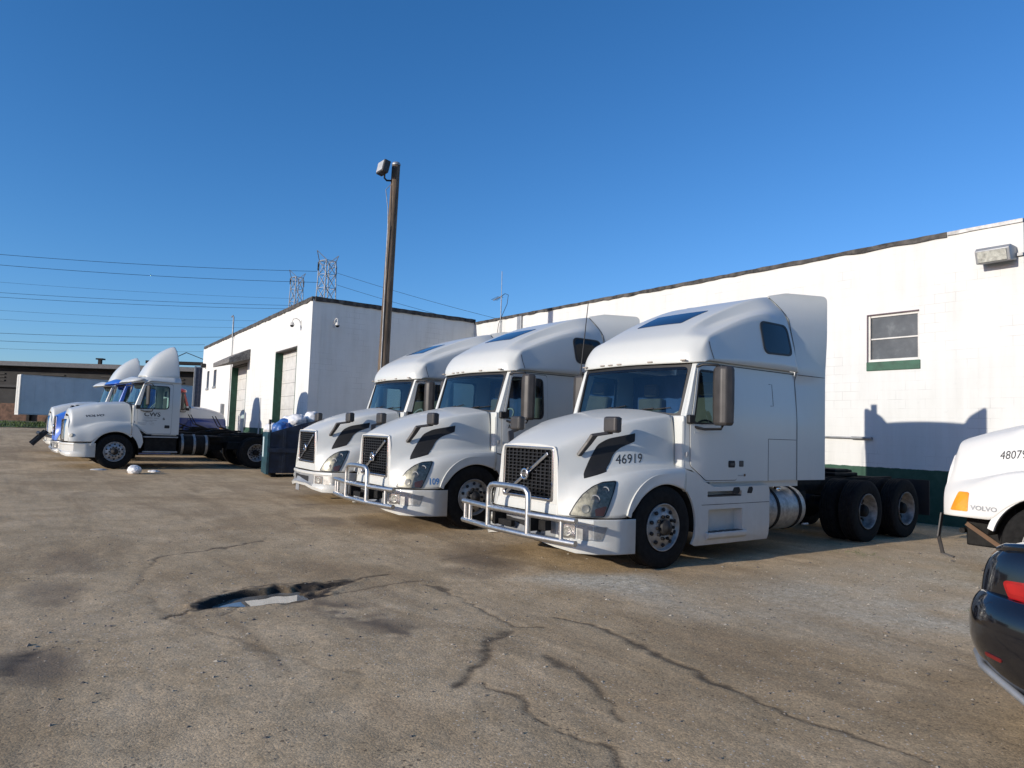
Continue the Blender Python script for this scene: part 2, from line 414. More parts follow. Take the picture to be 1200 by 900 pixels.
# ------------------------------------------------------------------ ground
HX = [-4000,-60,-52,-40,-24,-15,-11,-8.6,200]; HZ = [1.0,1.0,.9,.32,.11,.055,.04,0,0]
def gh(x, y=0): return float(np.interp(x, HX, HZ))
P_ = dict(
A=[(-8.96,1.47),(-9.36,1.74),(-9.53,2.22),(-9.78,2.76),(-10.08,3.17)],
B=[(-8.96,1.47),(-7.74,1.22),(-6.99,1.21),(-6.46,1.35),(-5.33,1.65),(-4.46,2.07)],
C=[(-6.53,1.33),(-7.01,1.64),(-7.3,1.91),(-7.3,2.49),(-7.18,2.9),(-7.19,3.64)],
C2=[(-6.38,1.6),(-6.62,2.03),(-6.52,2.35),(-6.56,2.7),(-6.73,3.17),(-6.81,3.91)],
E=[(-3.91,2.48),(-4.2,2.85),(-4.44,3.13),(-4.84,3.53)],
F=[(-6.62,3.8),(-5.97,3.82),(-5.46,3.73),(-4.94,3.6),(-4.72,3.89)],
G=[(-4.97,4.19),(-4.5,4.28),(-3.75,4.2),(-3.03,4.07),(-2.38,4.01),(-1.98,4.01),(-1.72,4.02)],
H=[(-4.12,3.44),(-3.62,3.33),(-3.25,3.21),(-2.99,3.08)],
I=[(-3.92,2.67),(-3.56,2.68),(-3.2,2.66),(-2.8,2.69),(-2.56,2.63)],
J=[(-5.56,.13),(-5.73,.22),(-5.9,.35)],
K=[(-7.73,4.64),(-8.01,5.67),(-7.97,6.25)],
hole=[(-6.62,1.46),(-6.85,1.55),(-7.05,1.74),(-7.20,1.95),(-7.24,2.35),(-7.13,2.9),(-7.14,3.25),(-6.85,2.85),(-6.56,2.7),(-6.52,2.35),(-6.5,1.99),(-6.57,1.73)],
puddle=[(-6.50,1.55),(-7.08,1.80),(-7.26,2.15),(-7.14,2.62),(-6.50,2.55),(-6.40,1.99)],
wet_shade=[(-6.69,2.45),(-6.0,2.92),(-5.15,2.97),(-4.39,2.89),(-4.53,2.73),(-5.06,2.55),(-5.67,2.45),(-6.2,2.35)],  # outline of the wet stain alone
grav=[(-6.35,4.7),(-6.47,5.75),(-5.84,6.4),(-4.43,6.24),(-3.81,5.44),(-4.23,5.06),(-5.32,5.15)])
def lin(a, b, step): return list(np.arange(a, b, step))
def grow(start, end, step, k=1.18):
    out = []; x = start; s = step; sg = 1 if end > start else -1
    while (end-x)*sg > 0: s *= k; x += sg*s; out.append(x)
    return out
xs = grow(-10.2, -45, .024, 1.06)[::-1]; xs = grow(xs[0], -900, 2.2, 1.25)[::-1] + xs + lin(-10.2, -1.6, .024) + grow(-1.6, 8, .024, 1.07); xs += grow(xs[-1], 500, .6, 1.3)
ys = grow(.1, -6, .024, 1.09)[::-1]; ys = grow(ys[0], -500, .6, 1.3)[::-1] + ys + lin(.1, 6.6, .024) + grow(6.6, 30, .024, 1.035); ys += grow(ys[-1], 900, 1.3, 1.25)
xs = np.array(xs); ys = np.array(ys)
GX, GY = np.meshgrid(xs, ys, indexing='ij')
def vnoise(X, Y, s, seed):
    rs = np.random.RandomState(seed); T = rs.rand(256, 256)
    u = X/s; v = Y/s; i = np.floor(u).astype(int); j = np.floor(v).astype(int); fu = u-i; fv = v-j
    fu = fu*fu*(3-2*fu); fv = fv*fv*(3-2*fv)
    g = lambda a, b: T[a % 256, b % 256]
    return (g(i,j)*(1-fu)+g(i+1,j)*fu)*(1-fv) + (g(i,j+1)*(1-fu)+g(i+1,j+1)*fu)*fv
def pdist(X, Y, pts):
    D = np.full(X.shape, 1e9)
    for (ax, ay), (bx, by) in zip(pts[:-1], pts[1:]):
        dx, dy = bx-ax, by-ay; t = np.clip(((X-ax)*dx+(Y-ay)*dy)/(dx*dx+dy*dy), 0, 1)
        D = np.minimum(D, np.hypot(X-ax-t*dx, Y-ay-t*dy))
    return D
def inside(X, Y, pts):
    r = np.zeros(X.shape, bool); n = len(pts)
    for k in range(n):
        x1, y1 = pts[k]; x2, y2 = pts[(k+1) % n]
        c = ((y1 > Y) != (y2 > Y)) & (X < (x2-x1)*(Y-y1)/((y2-y1)+1e-12)+x1); r ^= c
    return r
def sdist(X, Y, pts):
    d = pdist(X, Y, pts + [pts[0]]); return np.where(inside(X, Y, pts), d, -d)   # positive inside
n1 = vnoise(GX, GY, 1.9, 1); n2 = vnoise(GX, GY, .45, 2); n3 = vnoise(GX, GY, .12, 3); n4 = vnoise(GX, GY, .05, 4); n0 = vnoise(GX, GY, 5.5, 5)
yard = ((GX > -50) & (GY < 22) & (GY > -30)).astype(float)
Z = np.interp(GX, HX, HZ) + yard*((n1-.5)*.022 + (n2-.5)*.009 + (n3-.5)*.003 + (n4-.5)*.003)
WX = GX + (n2-.5)*.16 + (n3-.5)*.07; WY = GY + (vnoise(GX, GY, .4, 8)-.5)*.16 + (vnoise(GX, GY, .1, 9)-.5)*.07
near = (GX > -14) & (GX < 1) & (GY > -1) & (GY < 9)
crack = np.zeros(GX.shape); wet_shade = np.zeros(GX.shape); grav = np.zeros(GX.shape); rim = np.zeros(GX.shape)
Xn, Yn = WX[near], WY[near]
cr = np.zeros(Xn.shape)
for key, wd, st in (('A',.035,.8),('B',.05,.35),('C',.03,1),('C2',.022,.7),('E',.055,.85),('F',.03,.7),('G',.028,.75),('H',.05,.7),('I',.04,.75),('J',.09,.8),('K',.06,.3)):
    d = pdist(Xn, Yn, P_[key]); wv = wd*1.0*(.16+1.5*n1[near]*n2[near]+.5*n3[near])
    cr = np.maximum(cr, st*np.clip(1.3-d/wv, 0, 1)*(.45+.8*n4[near]))
for key, st in (('A',.8),('C',.9),('C2',.7),('E',.8),('F',.75),('G',.9),('H',.8),('I',.9)):
    cr = np.maximum(cr, st*np.clip(1.25-pdist(Xn, Yn, P_[key])/(.010+.012*n2[near]), 0, 1))
crack[near] = cr
sh = sdist(Xn, Yn, P_['hole']); dep = np.clip(sh/.16, 0, 1); dep = dep*dep*(3-2*dep)
rim[near] = np.clip((sh+.02+.07*(n4[near]-.3))/.05, 0, 1)*(.5+.75*n3[near])
dd_ = np.where(Yn > 2.55, .045, .085); Z[near] -= dep*dd_*(.75+.5*n3[near]) + (dep > .2)*(n4[near]-.5)*.03*(Yn > 2.5) + cr*.006
Z[near] += np.clip(1-abs(sh+.05)/.06, 0, 1)*.012*n3[near]
wt = np.clip((sdist(Xn, Yn, P_['wet_shade'])+.12)/.3, 0, 1)*np.clip((n2[near]*.6+n3[near]*.6-.42)*4, 0, 1)
stain_shade = np.zeros(Xn.shape)  # yard stains, plus oily ellipses that paint deeper shade under the trucks
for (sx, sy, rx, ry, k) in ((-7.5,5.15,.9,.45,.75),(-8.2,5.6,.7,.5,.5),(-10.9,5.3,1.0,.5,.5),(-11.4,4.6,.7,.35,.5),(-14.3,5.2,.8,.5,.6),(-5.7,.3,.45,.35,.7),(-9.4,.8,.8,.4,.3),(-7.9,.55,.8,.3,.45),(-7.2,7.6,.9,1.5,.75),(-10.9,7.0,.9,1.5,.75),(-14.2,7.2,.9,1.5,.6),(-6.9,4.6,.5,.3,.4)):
    e = (.55+.9*n2[near])*((Xn-sx)/rx)**2 + ((Yn-sy)/ry)**2; stain_shade = np.maximum(stain_shade, k*np.clip(1.15-e, 0, 1))
wet_shade[near] = np.maximum(wt*.85, stain_shade)  # wet ground and stains, joined by the shade painted beneath the trucks
gr = np.clip((sdist(Xn, Yn, P_['grav'])+.15)/.5, 0, 1)*(.35+.9*n2[near])*.9
grav[near] = gr
side = np.clip((GX+5.6)/1.5, 0, 1)*np.clip((GY-4.6-.35*(GX+5))/1.6, 0, 1)*yard*(GY < 15.9)
grav = np.maximum(grav, side*(.2+.9*n2)*(.4+.9*n1))
edge = np.clip(1-abs(GY-15.2)/.9, 0, 1)*yard*.5; grav = np.maximum(grav, edge*n2)
nx, ny = GX.shape
me = bpy.data.meshes.new('ground'); idx = np.arange(nx*ny).reshape(nx, ny)
q = np.stack([idx[:-1,:-1], idx[1:,:-1], idx[1:,1:], idx[:-1,1:]], -1).reshape(-1, 4)
me.vertices.add(nx*ny); me.vertices.foreach_set('co', np.stack([GX, GY, Z], -1).astype(np.float32).ravel())
me.loops.add(q.size); me.loops.foreach_set('vertex_index', q.ravel().astype(np.int32))
me.polygons.add(len(q)); me.polygons.foreach_set('loop_start', np.arange(0, q.size, 4, dtype=np.int32))
me.update(calc_edges=True); me.validate(); smooth(me)
at = me.color_attributes.new('masks', 'FLOAT_COLOR', 'POINT')
at.data.foreach_set('color', np.stack([crack, wet_shade, grav, rim], -1).astype(np.float32).ravel())
m, nt, b = newmat('worn_asphalt_and_gravel')
tc = N(nt, 'ShaderNodeTexCoord'); vec = tc.outputs['Object']
va = N(nt, 'ShaderNodeVertexColor', layer_name='masks'); sp = N(nt, 'ShaderNodeSeparateColor'); nt.links.new(va.outputs[0], sp.inputs[0])
big = noise(nt, vec, .35, 6, .6, .6); mid = noise(nt, vec, 2.2, 6, .65); fine = noise(nt, vec, 90, 4, .8); fine2 = noise(nt, vec, 160, 3, .7)
vo = N(nt, 'ShaderNodeTexVoronoi'); vo.inputs['Scale'].default_value = 75; nt.links.new(vec, vo.inputs['Vector'])
vo2 = N(nt, 'ShaderNodeTexVoronoi'); vo2.inputs['Scale'].default_value = 24; nt.links.new(vec, vo2.inputs['Vector'])
mpg = N(nt, 'ShaderNodeMapping'); mpg.inputs['Scale'].default_value = (.35, 1.5, 1); mpg.inputs['Rotation'].default_value = (0,0,R(25)); nt.links.new(vec, mpg.inputs[0])
lane = noise(nt, mpg.outputs[0], .9, 5, .6, .8)
c = ramp(nt, big, [(.30,(.32,.222,.125)),(.46,(.48,.350,.208)),(.60,(.565,.422,.262)),(.75,(.42,.312,.196))])
c = mixc(nt, ramp(nt, lane, [(.36,(.5,.5,.5)),(.52,(0,0,0))]), c, (.25,.172,.098))
c = mixc(nt, ramp(nt, mid, [(.35,(.55,.55,.55)),(.60,(0,0,0))]), c, (.30,.215,.12))
c = mixc(nt, .65, c, mixc(nt, 1.0, c, ramp(nt, fine, [(.28,(.22,.20,.17)),(.42,(.9,.9,.88)),(.6,(1.1,1.08,1.05)),(.75,(1.9,1.85,1.75))]), 'MULTIPLY'))
stn = ramp(nt, vo.outputs['Color'], [(.0,(.5,.5,.5)),(.5,(1,1,1)),(1.0,(1.7,1.65,1.55))])
c = mixc(nt, .5, c, mixc(nt, 1.0, c, stn, 'MULTIPLY'))
vo3 = N(nt, 'ShaderNodeTexVoronoi'); vo3.inputs['Scale'].default_value = 34; nt.links.new(vec, vo3.inputs['Vector'])
sv = N(nt, 'ShaderNodeSeparateColor'); nt.links.new(vo3.outputs['Color'], sv.inputs[0])
spot = mathn(nt, 'MULTIPLY', mathn(nt, 'LESS_THAN', vo3.outputs['Distance'], mathn(nt, 'MULTIPLY', sv.outputs[1], .42)), mathn(nt, 'GREATER_THAN', sv.outputs[0], .70))
clump = ramp(nt, noise(nt, vec, 1.3, 4, .7), [(.40,(.15,.15,.15)),(.62,(1,1,1))])
c = mixc(nt, mathn(nt, 'MULTIPLY', mathn(nt, 'MULTIPLY', spot, clump), .8), c, (.075,.055,.038))
spot2 = mathn(nt, 'MULTIPLY', mathn(nt, 'LESS_THAN', vo3.outputs['Distance'], .22), mathn(nt, 'LESS_THAN', sv.outputs[2], .10))
c = mixc(nt, mathn(nt, 'MULTIPLY', spot2, .6), c, (.72,.66,.56))
gc = ramp(nt, vo2.outputs['Color'], [(.1,(.38,.33,.245)),(.5,(.50,.44,.335)),(.9,(.62,.56,.44))])
gc = mixc(nt, .5, gc, mixc(nt, 1.0, gc, stn, 'MULTIPLY'))
c = mixc(nt, mathn(nt, 'MULTIPLY', sp.outputs[2], .85, True), c, gc)
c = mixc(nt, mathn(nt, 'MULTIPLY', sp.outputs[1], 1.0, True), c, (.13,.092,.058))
c = mixc(nt, mathn(nt, 'MULTIPLY', sp.outputs[0], .92, True), c, (.050,.036,.024))
rf = mathn(nt, 'MULTIPLY', mathn(nt, 'MULTIPLY', va.outputs[1], 1.15), ramp(nt, fine, [(.2,(.6,.6,.6)),(.6,(1,1,1))]), True)
c = mixc(nt, rf, c, (.022,.018,.015))
nt.links.new(c, b.inputs['Base Color'])
nt.links.new(ramp(nt, sp.outputs[1], [(0,(.95,.95,.95)),(1,(.6,.6,.6))]), b.inputs['Roughness']); b.inputs['Specular IOR Level'].default_value = .25
h = mathn(nt, 'ADD', mathn(nt, 'MULTIPLY', fine, .9), mathn(nt, 'ADD', mathn(nt, 'MULTIPLY', vo.outputs['Distance'], -.5), mathn(nt, 'MULTIPLY', fine2, .5)))
bump(nt, b, h, .45, .006)
gm = m
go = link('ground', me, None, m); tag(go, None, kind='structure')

# puddle water in the pothole
bm = flat_bm([(x, y) for x, y in roundpoly(P_['puddle'], .12, 4)])
for v in bm.verts: v.co.z = -.050
pm = bpy.data.meshes.new('puddle'); bm.to_mesh(pm); bm.free()
m, nt, b = newmat('muddy_water'); b.inputs['Roughness'].default_value = .0; b.inputs['Specular IOR Level'].default_value = .8
tc = N(nt, 'ShaderNodeTexCoord'); nt.links.new(ramp(nt, noise(nt, tc.outputs['Object'], 7, 4), [(.4,(.22,.21,.185)),(.6,(.13,.12,.10))]), b.inputs['Base Color'])
tag(link('puddle', pm, None, m), None, kind='structure')

# loose stones, nobody could count them
mb = MB(); rs = np.random.RandomState(3)
def gz(x, y):
    i = min(max(np.searchsorted(xs, x), 1), nx-1); j = min(max(np.searchsorted(ys, y), 1), ny-1); return Z[i, j]
cnt = 0
while cnt < 9000:
    x = rs.uniform(-12, 0); y = rs.uniform(.3, 15.5)
    wgt = .25 + (side[min(np.searchsorted(xs, x), nx-1), min(np.searchsorted(ys, y), ny-1)])*1.2 + .6*math.exp(-((x+6.2)**2+(y-1.3)**2)/1.5)
    if rs.rand() > wgt: continue
    r = .004 + .011*rs.rand()**3 + (.014 if rs.rand() > .99 else 0)
    z = gz(x, y); a = rs.rand()*6.28; ca, sa = math.cos(a), math.sin(a); k = 6
    ring = [(x+ca*r*math.cos(t)*1.3-sa*r*math.sin(t)*rs.uniform(.7,1), y+sa*r*math.cos(t)*1.3+ca*r*math.sin(t)*rs.uniform(.7,1), z-.003+r*rs.uniform(.1,.3)) for t in np.linspace(0, 6.28, k, endpoint=False)]
    mb.add(ring + [(x, y, z+r*rs.uniform(.5,.9))], [(i, (i+1)%k, k) for i in range(k)], int(rs.randint(0, 3))); cnt += 1
ob = mb.build('gravel', [simple('pale_stone',(.33,.29,.23),.9), simple('brown_stone',(.22,.18,.14),.9), simple('dark_stone',(.10,.09,.08),.9)], fix=False)
tag(ob, 'loose gravel stones scattered over the worn yard', kind='stuff')

# grass beyond the yard
def zsheet(name, x0, x1, y0, y1, dz, mat, nxs=40, nys=60):
    X = np.linspace(x0, x1, nxs); Y = np.linspace(y0, y1, nys); vs = [(x, y, gh(x)+dz+random.uniform(-.01,.01)) for x in X for y in Y]
    fs = [(i*nys+j, (i+1)*nys+j, (i+1)*nys+j+1, i*nys+j+1) for i in range(nxs-1) for j in range(nys-1)]
    me = bpy.data.meshes.new(name); me.from_pydata(vs, [], fs); smooth(me); return link(name, me, None, mat)
turf = simple('turf', (.085,.12,.028), .9, var=.35, scale=1.5, bmp=.6, bscale=12)
dirt = simple('dark_dirt_track', (.07,.06,.05), .9, var=.35, scale=2)
farg = simple('far_ground', (.14,.13,.08), .95, var=.3, scale=.05)
tag(zsheet('verge', -55.5, -51.5, -60, 30, .03, turf), None, kind='structure')
tag(zsheet('dirt_track', -58.5, -55.5, -60, 30, .035, dirt), None, kind='structure')
tag(zsheet('lawn', -76, -58.5, -60, 40, .03, turf), None, kind='structure')
tag(zsheet('field', -1500, -76, -700, 900, .02, farg, 12, 12), None, kind='structure')
mb = MB()
def tuft(x, y, z, h, n, spread):
    for _ in range(n):
        a = random.uniform(0, 6.28); lx = x+random.uniform(-spread, spread); ly = y+random.uniform(-spread, spread); hh = h*random.uniform(.5, 1.2); wd = hh*.12
        tx, ty = math.cos(a)*hh*.4, math.sin(a)*hh*.4
        mb.add([(lx-wd*math.sin(a), ly+wd*math.cos(a), z), (lx+wd*math.sin(a), ly-wd*math.cos(a), z), (lx+tx, ly+ty, z+hh)], [(0,1,2)])
for _ in range(900):
    x = random.choice([random.uniform(-55.5,-51.6), random.uniform(-66,-58.6)]); y = random.uniform(-8, 14); tuft(x, y, gh(x)+.02, .22, 7, .35)
for cx, cy, sx, sy, n in ((-5.45,10.5,.35,.28,60),(-6.0,15.6,.8,.2,25),(-2.9,8.0,.2,.2,14),(-25.2,8.4,1.2,.25,50),(-23,7.6,.8,.3,30)):
    for _ in range(n):
        x = random.gauss(cx, sx*.5); y = random.gauss(cy, sy*.5); tuft(x, y, gh(x)-.005, .035, 5, .03)
ob = mb.build('grass', M['grass'], fix=False); tag(ob, 'grass blades on the verge and in small tufts at the yard edge', kind='stuff')

# ------------------------------------------------------------------ main building (long white wall behind the trucks)
YW = 16.0; XR = -5.09; XL = -24.69; ZT = 6.12
bld = empty('building', (XR, YW, 0)); tag(bld, 'long white block building with dark green base band, directly behind the sleeper trucks', 'building')
def rel(o, root):
    o.parent = root; o.matrix_parent_inverse = Matrix.Identity(4)
    o.location = V(o.location) - V(root.location); return o
def wallsheet(name, p0, p1, z0, z1, mat, root, holes=(), th=.3):
    # vertical wall from p0 to p1, u = metres along it; outer face on the right-hand side of p0->p1
    p0 = V((*p0, 0)); p1 = V((*p1, 0)); d = (p1-p0); L = d.length; d.normalize(); n = V((d.y, -d.x, 0)); off = V(root.location)
    bm = flat_bm([(0,z0),(L,z0),(L,z1),(0,z1)], holes)
    map_bm(bm, lambda u, v: p0 + d*u + V((0,0,v)) - off, n, th)
    me = bpy.data.meshes.new(name); bm.to_mesh(me); bm.free(); return link(name, me, root, mat), p0-off, d, n
# front wall runs from XL to XR, faces -Y; window hole in it
wx0, wx1, wz0, wz1 = -8.15, -7.03, 3.50, 4.57
hole = [(wx0-XL, wz0), (wx1-XL, wz0), (wx1-XL, wz1), (wx0-XL, wz1)]
wo, _, _, _ = wallsheet('wall', (XL, YW), (XR, YW), -.3, ZT, M['wall'], bld, [hole], .25)
wallsheet('wall', (XR, YW+.25), (XR, 44), -.3, ZT, M['wall'], bld)
wallsheet('wall', (XL, 44), (XL, YW+7), -.3, ZT, M['wall'], bld)
def bx(name, root, mat, *a, b=0):
    mb = MB(); o = V(root.location); mb.box(a[0]-o.x, a[1]-o.x, a[2]-o.y, a[3]-o.y, a[4]-o.z, a[5]-o.z); ob = mb.build(name, mat, root)
    if b: bev(ob, b)
    return ob
bx('roof', bld, M['roof'], XL+.3, XR-.3, YW+.25, 44, ZT-.5, ZT-.42)
# coping: ragged dark strip, bare pale piece at the right end
def coping(root, p0, p1, z, t0, t1, mat, seed, h=.075, dep=.3, rough=.018, lift=0):
    rr = random.Random(seed); p0 = V((*p0, 0)); p1 = V((*p1, 0)); d = p1-p0; L = d.length; d.normalize(); n = V((d.y, -d.x, 0)); o = V(root.location)
    mb = MB(); k = max(2, int((t1-t0)*L/.22)); us = [t0*L + (t1-t0)*L*i/k for i in range(k+1)]
    low = [z - h*.35 - rr.uniform(0, rough*2) for _ in us]; top = [z + h*.6 + lift + rr.uniform(-rough, rough)*.5 for _ in us]
    out = [.035 + rr.uniform(0, rough) for _ in us]
    vs = []; fs = []
    for u, l, t, q_ in zip(us, low, top, out):
        c = p0 + d*u - o
        vs += [c+n*q_+V((0,0,l)), c+n*q_+V((0,0,t)), c-n*dep+V((0,0,t)), c-n*dep+V((0,0,z-h*.3))]
    for i in range(len(us)-1):
        for j in range(4): fs.append((i*4+j, i*4+(j+1)%4, i*4+4+(j+1)%4, i*4+4+j))
    fs += [(0,1,2,3), tuple(len(vs)-4+j for j in (3,2,1,0))]
    mb.add(vs, fs); return mb.build('coping', mat, root)
coping(bld, (XL, YW), (XR, YW), ZT, 0, .93, M['coping'], 1, .085)
coping(bld, (XL, YW), (XR, YW), ZT+.004, .9305, 1, M['copinglight'], 2, .07, rough=.004)
coping(bld, (XR, YW), (XR, 44), ZT+.004, .012, 1, M['copinglight'], 3, .07, rough=.004)
# window
fr = empty('window', (0,0,0)); fr.parent = bld; fr.location = (wx0-XR, 0, 0)
W_ = wx1-wx0
def wbox(name, mat, x0, x1, y0, y1, z0, z1, par=fr):
    mb = MB(); mb.box(x0, x1, y0, y1, z0, z1); return mb.build(name, mat, par)
mb = MB()
for a in ((.002,.05,.04,.10,wz0+.002,wz1-.002),(W_-.05,W_-.002,.04,.10,wz0+.002,wz1-.002),(.052,W_-.052,.041,.099,wz1-.05,wz1-.003),(.052,W_-.052,.041,.099,wz0+.003,wz0+.06),(.052,W_-.052,.045,.095,wz0+.51,wz0+.54)): mb.box(*a)
mb.build('frame', M['doorwhite'], fr)
m, nt, b = newmat('frosted_pane'); tc = N(nt,'ShaderNodeTexCoord'); f = noise(nt, tc.outputs['Object'], 3, 4, .6)
nt.links.new(ramp(nt, f, [(.3,(.055,.060,.062)),(.6,(.085,.092,.095)),(.78,(.14,.15,.15))]), b.inputs['Base Color']); b.inputs['Roughness'].default_value = .25
M['frost'] = m
wbox('pane', m, .04, W_-.04, .069, .078, wz0+.04, wz1-.04)
mb = MB(); mb.box(-.02, W_+.02, -.03, .035, wz0-.20, wz0-.002); bev(mb.build('sill', M['green'], fr), .008)
mb = MB(); mb.box(.053, .056, .02, .04, wz0+.06, wz1); mb.box(-.02,.0,-.006,.0,wz0,wz1+.02); mb.box(0,W_,-.006,0,wz1,wz1+.022); mb.build('trim', simple('dark_red_trim', (.07,.03,.05), .6), fr)
# downspout and horizontal pipe
bx('downspout', bld, M['silver'], -21.62, -21.36, YW-.09, YW-.003, 3.0, ZT-.06, b=.01)
mb = MB(); mb.tube([(-16, YW-.05, 1.80), (-8.15, YW-.05, 1.77)], .022); mb.tube([(-8.5, YW-.06, 1.77), (-8.02, YW-.06, 1.768)], .034)
ob = mb.build('conduit', M['galv'], None); rel(ob, bld)
# flood light on the wall
fl = empty('wall_floodlight', (-5.5, YW, 5.45)); tag(fl, 'grey box floodlight mounted high on the white wall at its right end', 'floodlight')
mb = MB(); x0, x1 = -.30, .30
prof = [(-.02, .17), (-.34, .17), (-.42, .10), (-.34, -.15), (-.02, -.10)]
mb.add([(x0, p[0], p[1]) for p in prof]+[(x1, p[0], p[1]) for p in prof], [(0,1,2,3,4),(9,8,7,6,5)]+[(i,(i+1)%5,5+(i+1)%5,5+i) for i in range(5)])
bev(mb.build('housing', M['silver'], fl), .015)
mb = MB(); a = V((0,-.425,.075)); c = V((0,-.352,-.125)); nrm = (c-a).cross(V((1,0,0))).normalized()
if nrm.y > 0: nrm = -nrm
mb.add([V((x, 0, 0))+p+nrm*q for q in (.004,.016) for p in (a, c) for x in (-.25,.25)], [(0,1,3,2),(4,5,7,6),(0,1,5,4),(2,3,7,6),(0,2,6,4),(1,3,7,5)])
mb.build('lens', simple('lamp_glass', (.45,.45,.40), .12, spec=.8, var=.25, scale=10), fl)
mb = MB(); mb.box(.26, .41, -.06, -.003, -.03, .03); mb.build('bracket', M['galv'], fl)

# ------------------------------------------------------------------ annex on the left
ann = empty('building', (-24.69, 8.98, 0)); tag(ann, 'white block annex with two loading doors, seen in the left middle distance', 'building')
A0 = V((-24.69, 8.98)); B0 = V((-46.85, 10.28)); dd = (B0-A0).normalized(); LA = (B0-A0).length
def FP(s, z, out=0.0): # point on the annex front, s metres from the near corner, relative to root
    nn = V((dd.y, -dd.x)); nn = nn if nn.y < 0 else -nn
    return V((dd.x*s + nn.x*out, dd.y*s + nn.y*out, z))
doors = [(1.66, 4.80, -.1, 4.63), (9.98, 13.45, -.1, 4.52)]
slots = [(20.0, 20.75, 3.62, 4.66), (17.75, 18.6, 3.66, 4.62)]
holes = [[(a,z0),(b_,z0),(b_,z1),(a,z1)] for a, b_, z0, z1 in doors + slots]
bm = flat_bm([(0,-.3),(LA,-.3),(LA,6.2),(0,6.2)], [])
bm.free()
# doors start at the ground, so they are notches in the outline
outl = [(0,-.3)]
for a, b_, z0, z1 in doors: outl += [(a,-.3),(a,z1),(b_,z1),(b_,-.3)]
outl += [(LA,-.3),(LA,6.2),(0,6.2)]
bm = flat_bm(outl, [[(a,z0),(b_,z0),(b_,z1),(a,z1)] for a, b_, z0, z1 in slots])
map_bm(bm, lambda u, v: FP(u, v), FP(0,0,1)-FP(0,0,0), .35)
me = bpy.data.meshes.new('wall'); bm.to_mesh(me); bm.free(); link('wall', me, ann, M['wall2'])
wallsheet('wall', (-24.69, 8.98+.0), (-24.69, 16.0), -.3, 6.2, M['wall2'], ann, (), .3)
def fbox(name, mat, s0, s1, o0, o1, z0, z1, par=ann, bv=0):
    vs = [FP(s, z, o) for z in (z0, z1) for o in (o0, o1) for s in (s0, s1)]
    mb = MB(); mb.add(vs, [(0,2,3,1),(4,5,7,6),(0,1,5,4),(2,6,7,3),(0,4,6,2),(1,3,7,5)]); ob = mb.build(name, mat, par)
    if bv: bev(ob, bv)
    return ob
wallsheet('wall', (B0.x, B0.y), (B0.x+1.2, 30), -.3, 6.2, M['wall2'], ann, (), .3)
mb = MB(); mb.add([V((-.3,.3,6.0)), FP(LA-.3,6.0,-.3), V((B0.x+1.2-A0.x,21,6.0)), V((-.3,21,6.0)), V((-.3,.3,5.9)), FP(LA-.3,5.9,-.3), V((B0.x+1.2-A0.x,21,5.9)), V((-.3,21,5.9))], [(0,1,2,3),(4,5,6,7),(0,1,5,4),(1,2,6,5),(2,3,7,6),(3,0,4,7)])
mb.build('roof', M['roof'], ann)
coping(ann, tuple(B0), tuple(A0), 6.2, 0, 1, M['coping'], 5, .14)
coping(ann, tuple(A0), (A0.x, 16.0), 6.2, .012, 1, M['coping'], 6, .15)
for k, (a, b_, z0, z1) in enumerate(doors):
    dr = empty('loading_door', (0,0,0)); dr.parent = ann
    tag(dr, None)
    mb = MB(); hpan = .53; z = .12; i = 0
    while z < z1-.01:
        zt = min(z+hpan, z1-.012); vs = [FP(s, zz, o) for zz in (z+.006, zt-.006) for o in (-.34, -.30) for s in (a+.06, b_-.06)]
        mb.add(vs, [(0,2,3,1),(4,5,7,6),(0,1,5,4),(2,6,7,3),(0,4,6,2),(1,3,7,5)])
        vs = [FP(s, zz, o) for zz in (z+.10, zt-.10) for o in (-.305, -.292) for s in (a+.12, b_-.12)]
        mb.add(vs, [(0,2,3,1),(4,5,7,6),(0,1,5,4),(2,6,7,3),(0,4,6,2),(1,3,7,5)]); z += hpan
    mb.build('panel', M['doorwhite'], dr)
    fbox('jamb', M['green'], b_-.058, b_-.003, -.40, .012, -.1, z1-.06, dr)
    fbox('jamb', M['green'], a+.003, a+.058, -.40, .004, -.1, z1-.06, dr)
    fbox('lintel', M['coping'], a+.003, b_-.003, -.40, .008, z1-.058, z1-.003, dr)
    fbox('back_board', M['dark'], a+.004, b_-.004, -.43, -.405, -.1, z1, dr)
    if k == 0: fbox('threshold', M['green'], a+.06, b_-.06, -.28, -.02, .05, 1.0, dr)
for a, b_, z0, z1 in slots:
    wn = empty('window', (0,0,0)); wn.parent = ann
    fbox('pane', M['darkglass'], a+.003, b_-.003, -.30, -.26, z0+.003, z1-.003, wn)
    fbox('sill', M['silver'], a-.05, b_+.05, -.05, .05, z0-.12, z0-.003, wn)
# shingled awning over the far door
aw = empty('awning', (0,0,0)); aw.parent = ann
a, b_ = 9.45, 13.4; prof = [(.003,5.12),(.10,5.10),(.95,4.62),(.95,4.40),(.85,4.42),(.003,4.64)]
mb = MB(); mb.add([FP(a, p[1], p[0]) for p in prof]+[FP(b_, p[1], p[0]) for p in prof], [(0,1,2,3,4,5),(11,10,9,8,7,6)]+[(i,(i+1)%6,6+(i+1)%6,6+i) for i in range(6)])
bev(mb.build('cover', M['shingle'], aw), .02)
fbox('door_panel', M['doorwhite'], 6.9, 7.1, .003, .02, .6, 2.75, ann)
fbox('utility_box', M['silver'], 14.9, 15.2, .003, .16, 2.0, 2.6, ann, .01)
mb = MB(); mb.tube([FP(13.55, .5, .05), FP(13.55, 6.25, .05)], .025); mb.tube([FP(13.35,6.0,.1), FP(13.35,7.1,.1), FP(13.55,7.2,.1), FP(13.85,7.17,.1)], .035); mb.build('vent_pipe', M['galv'], ann)

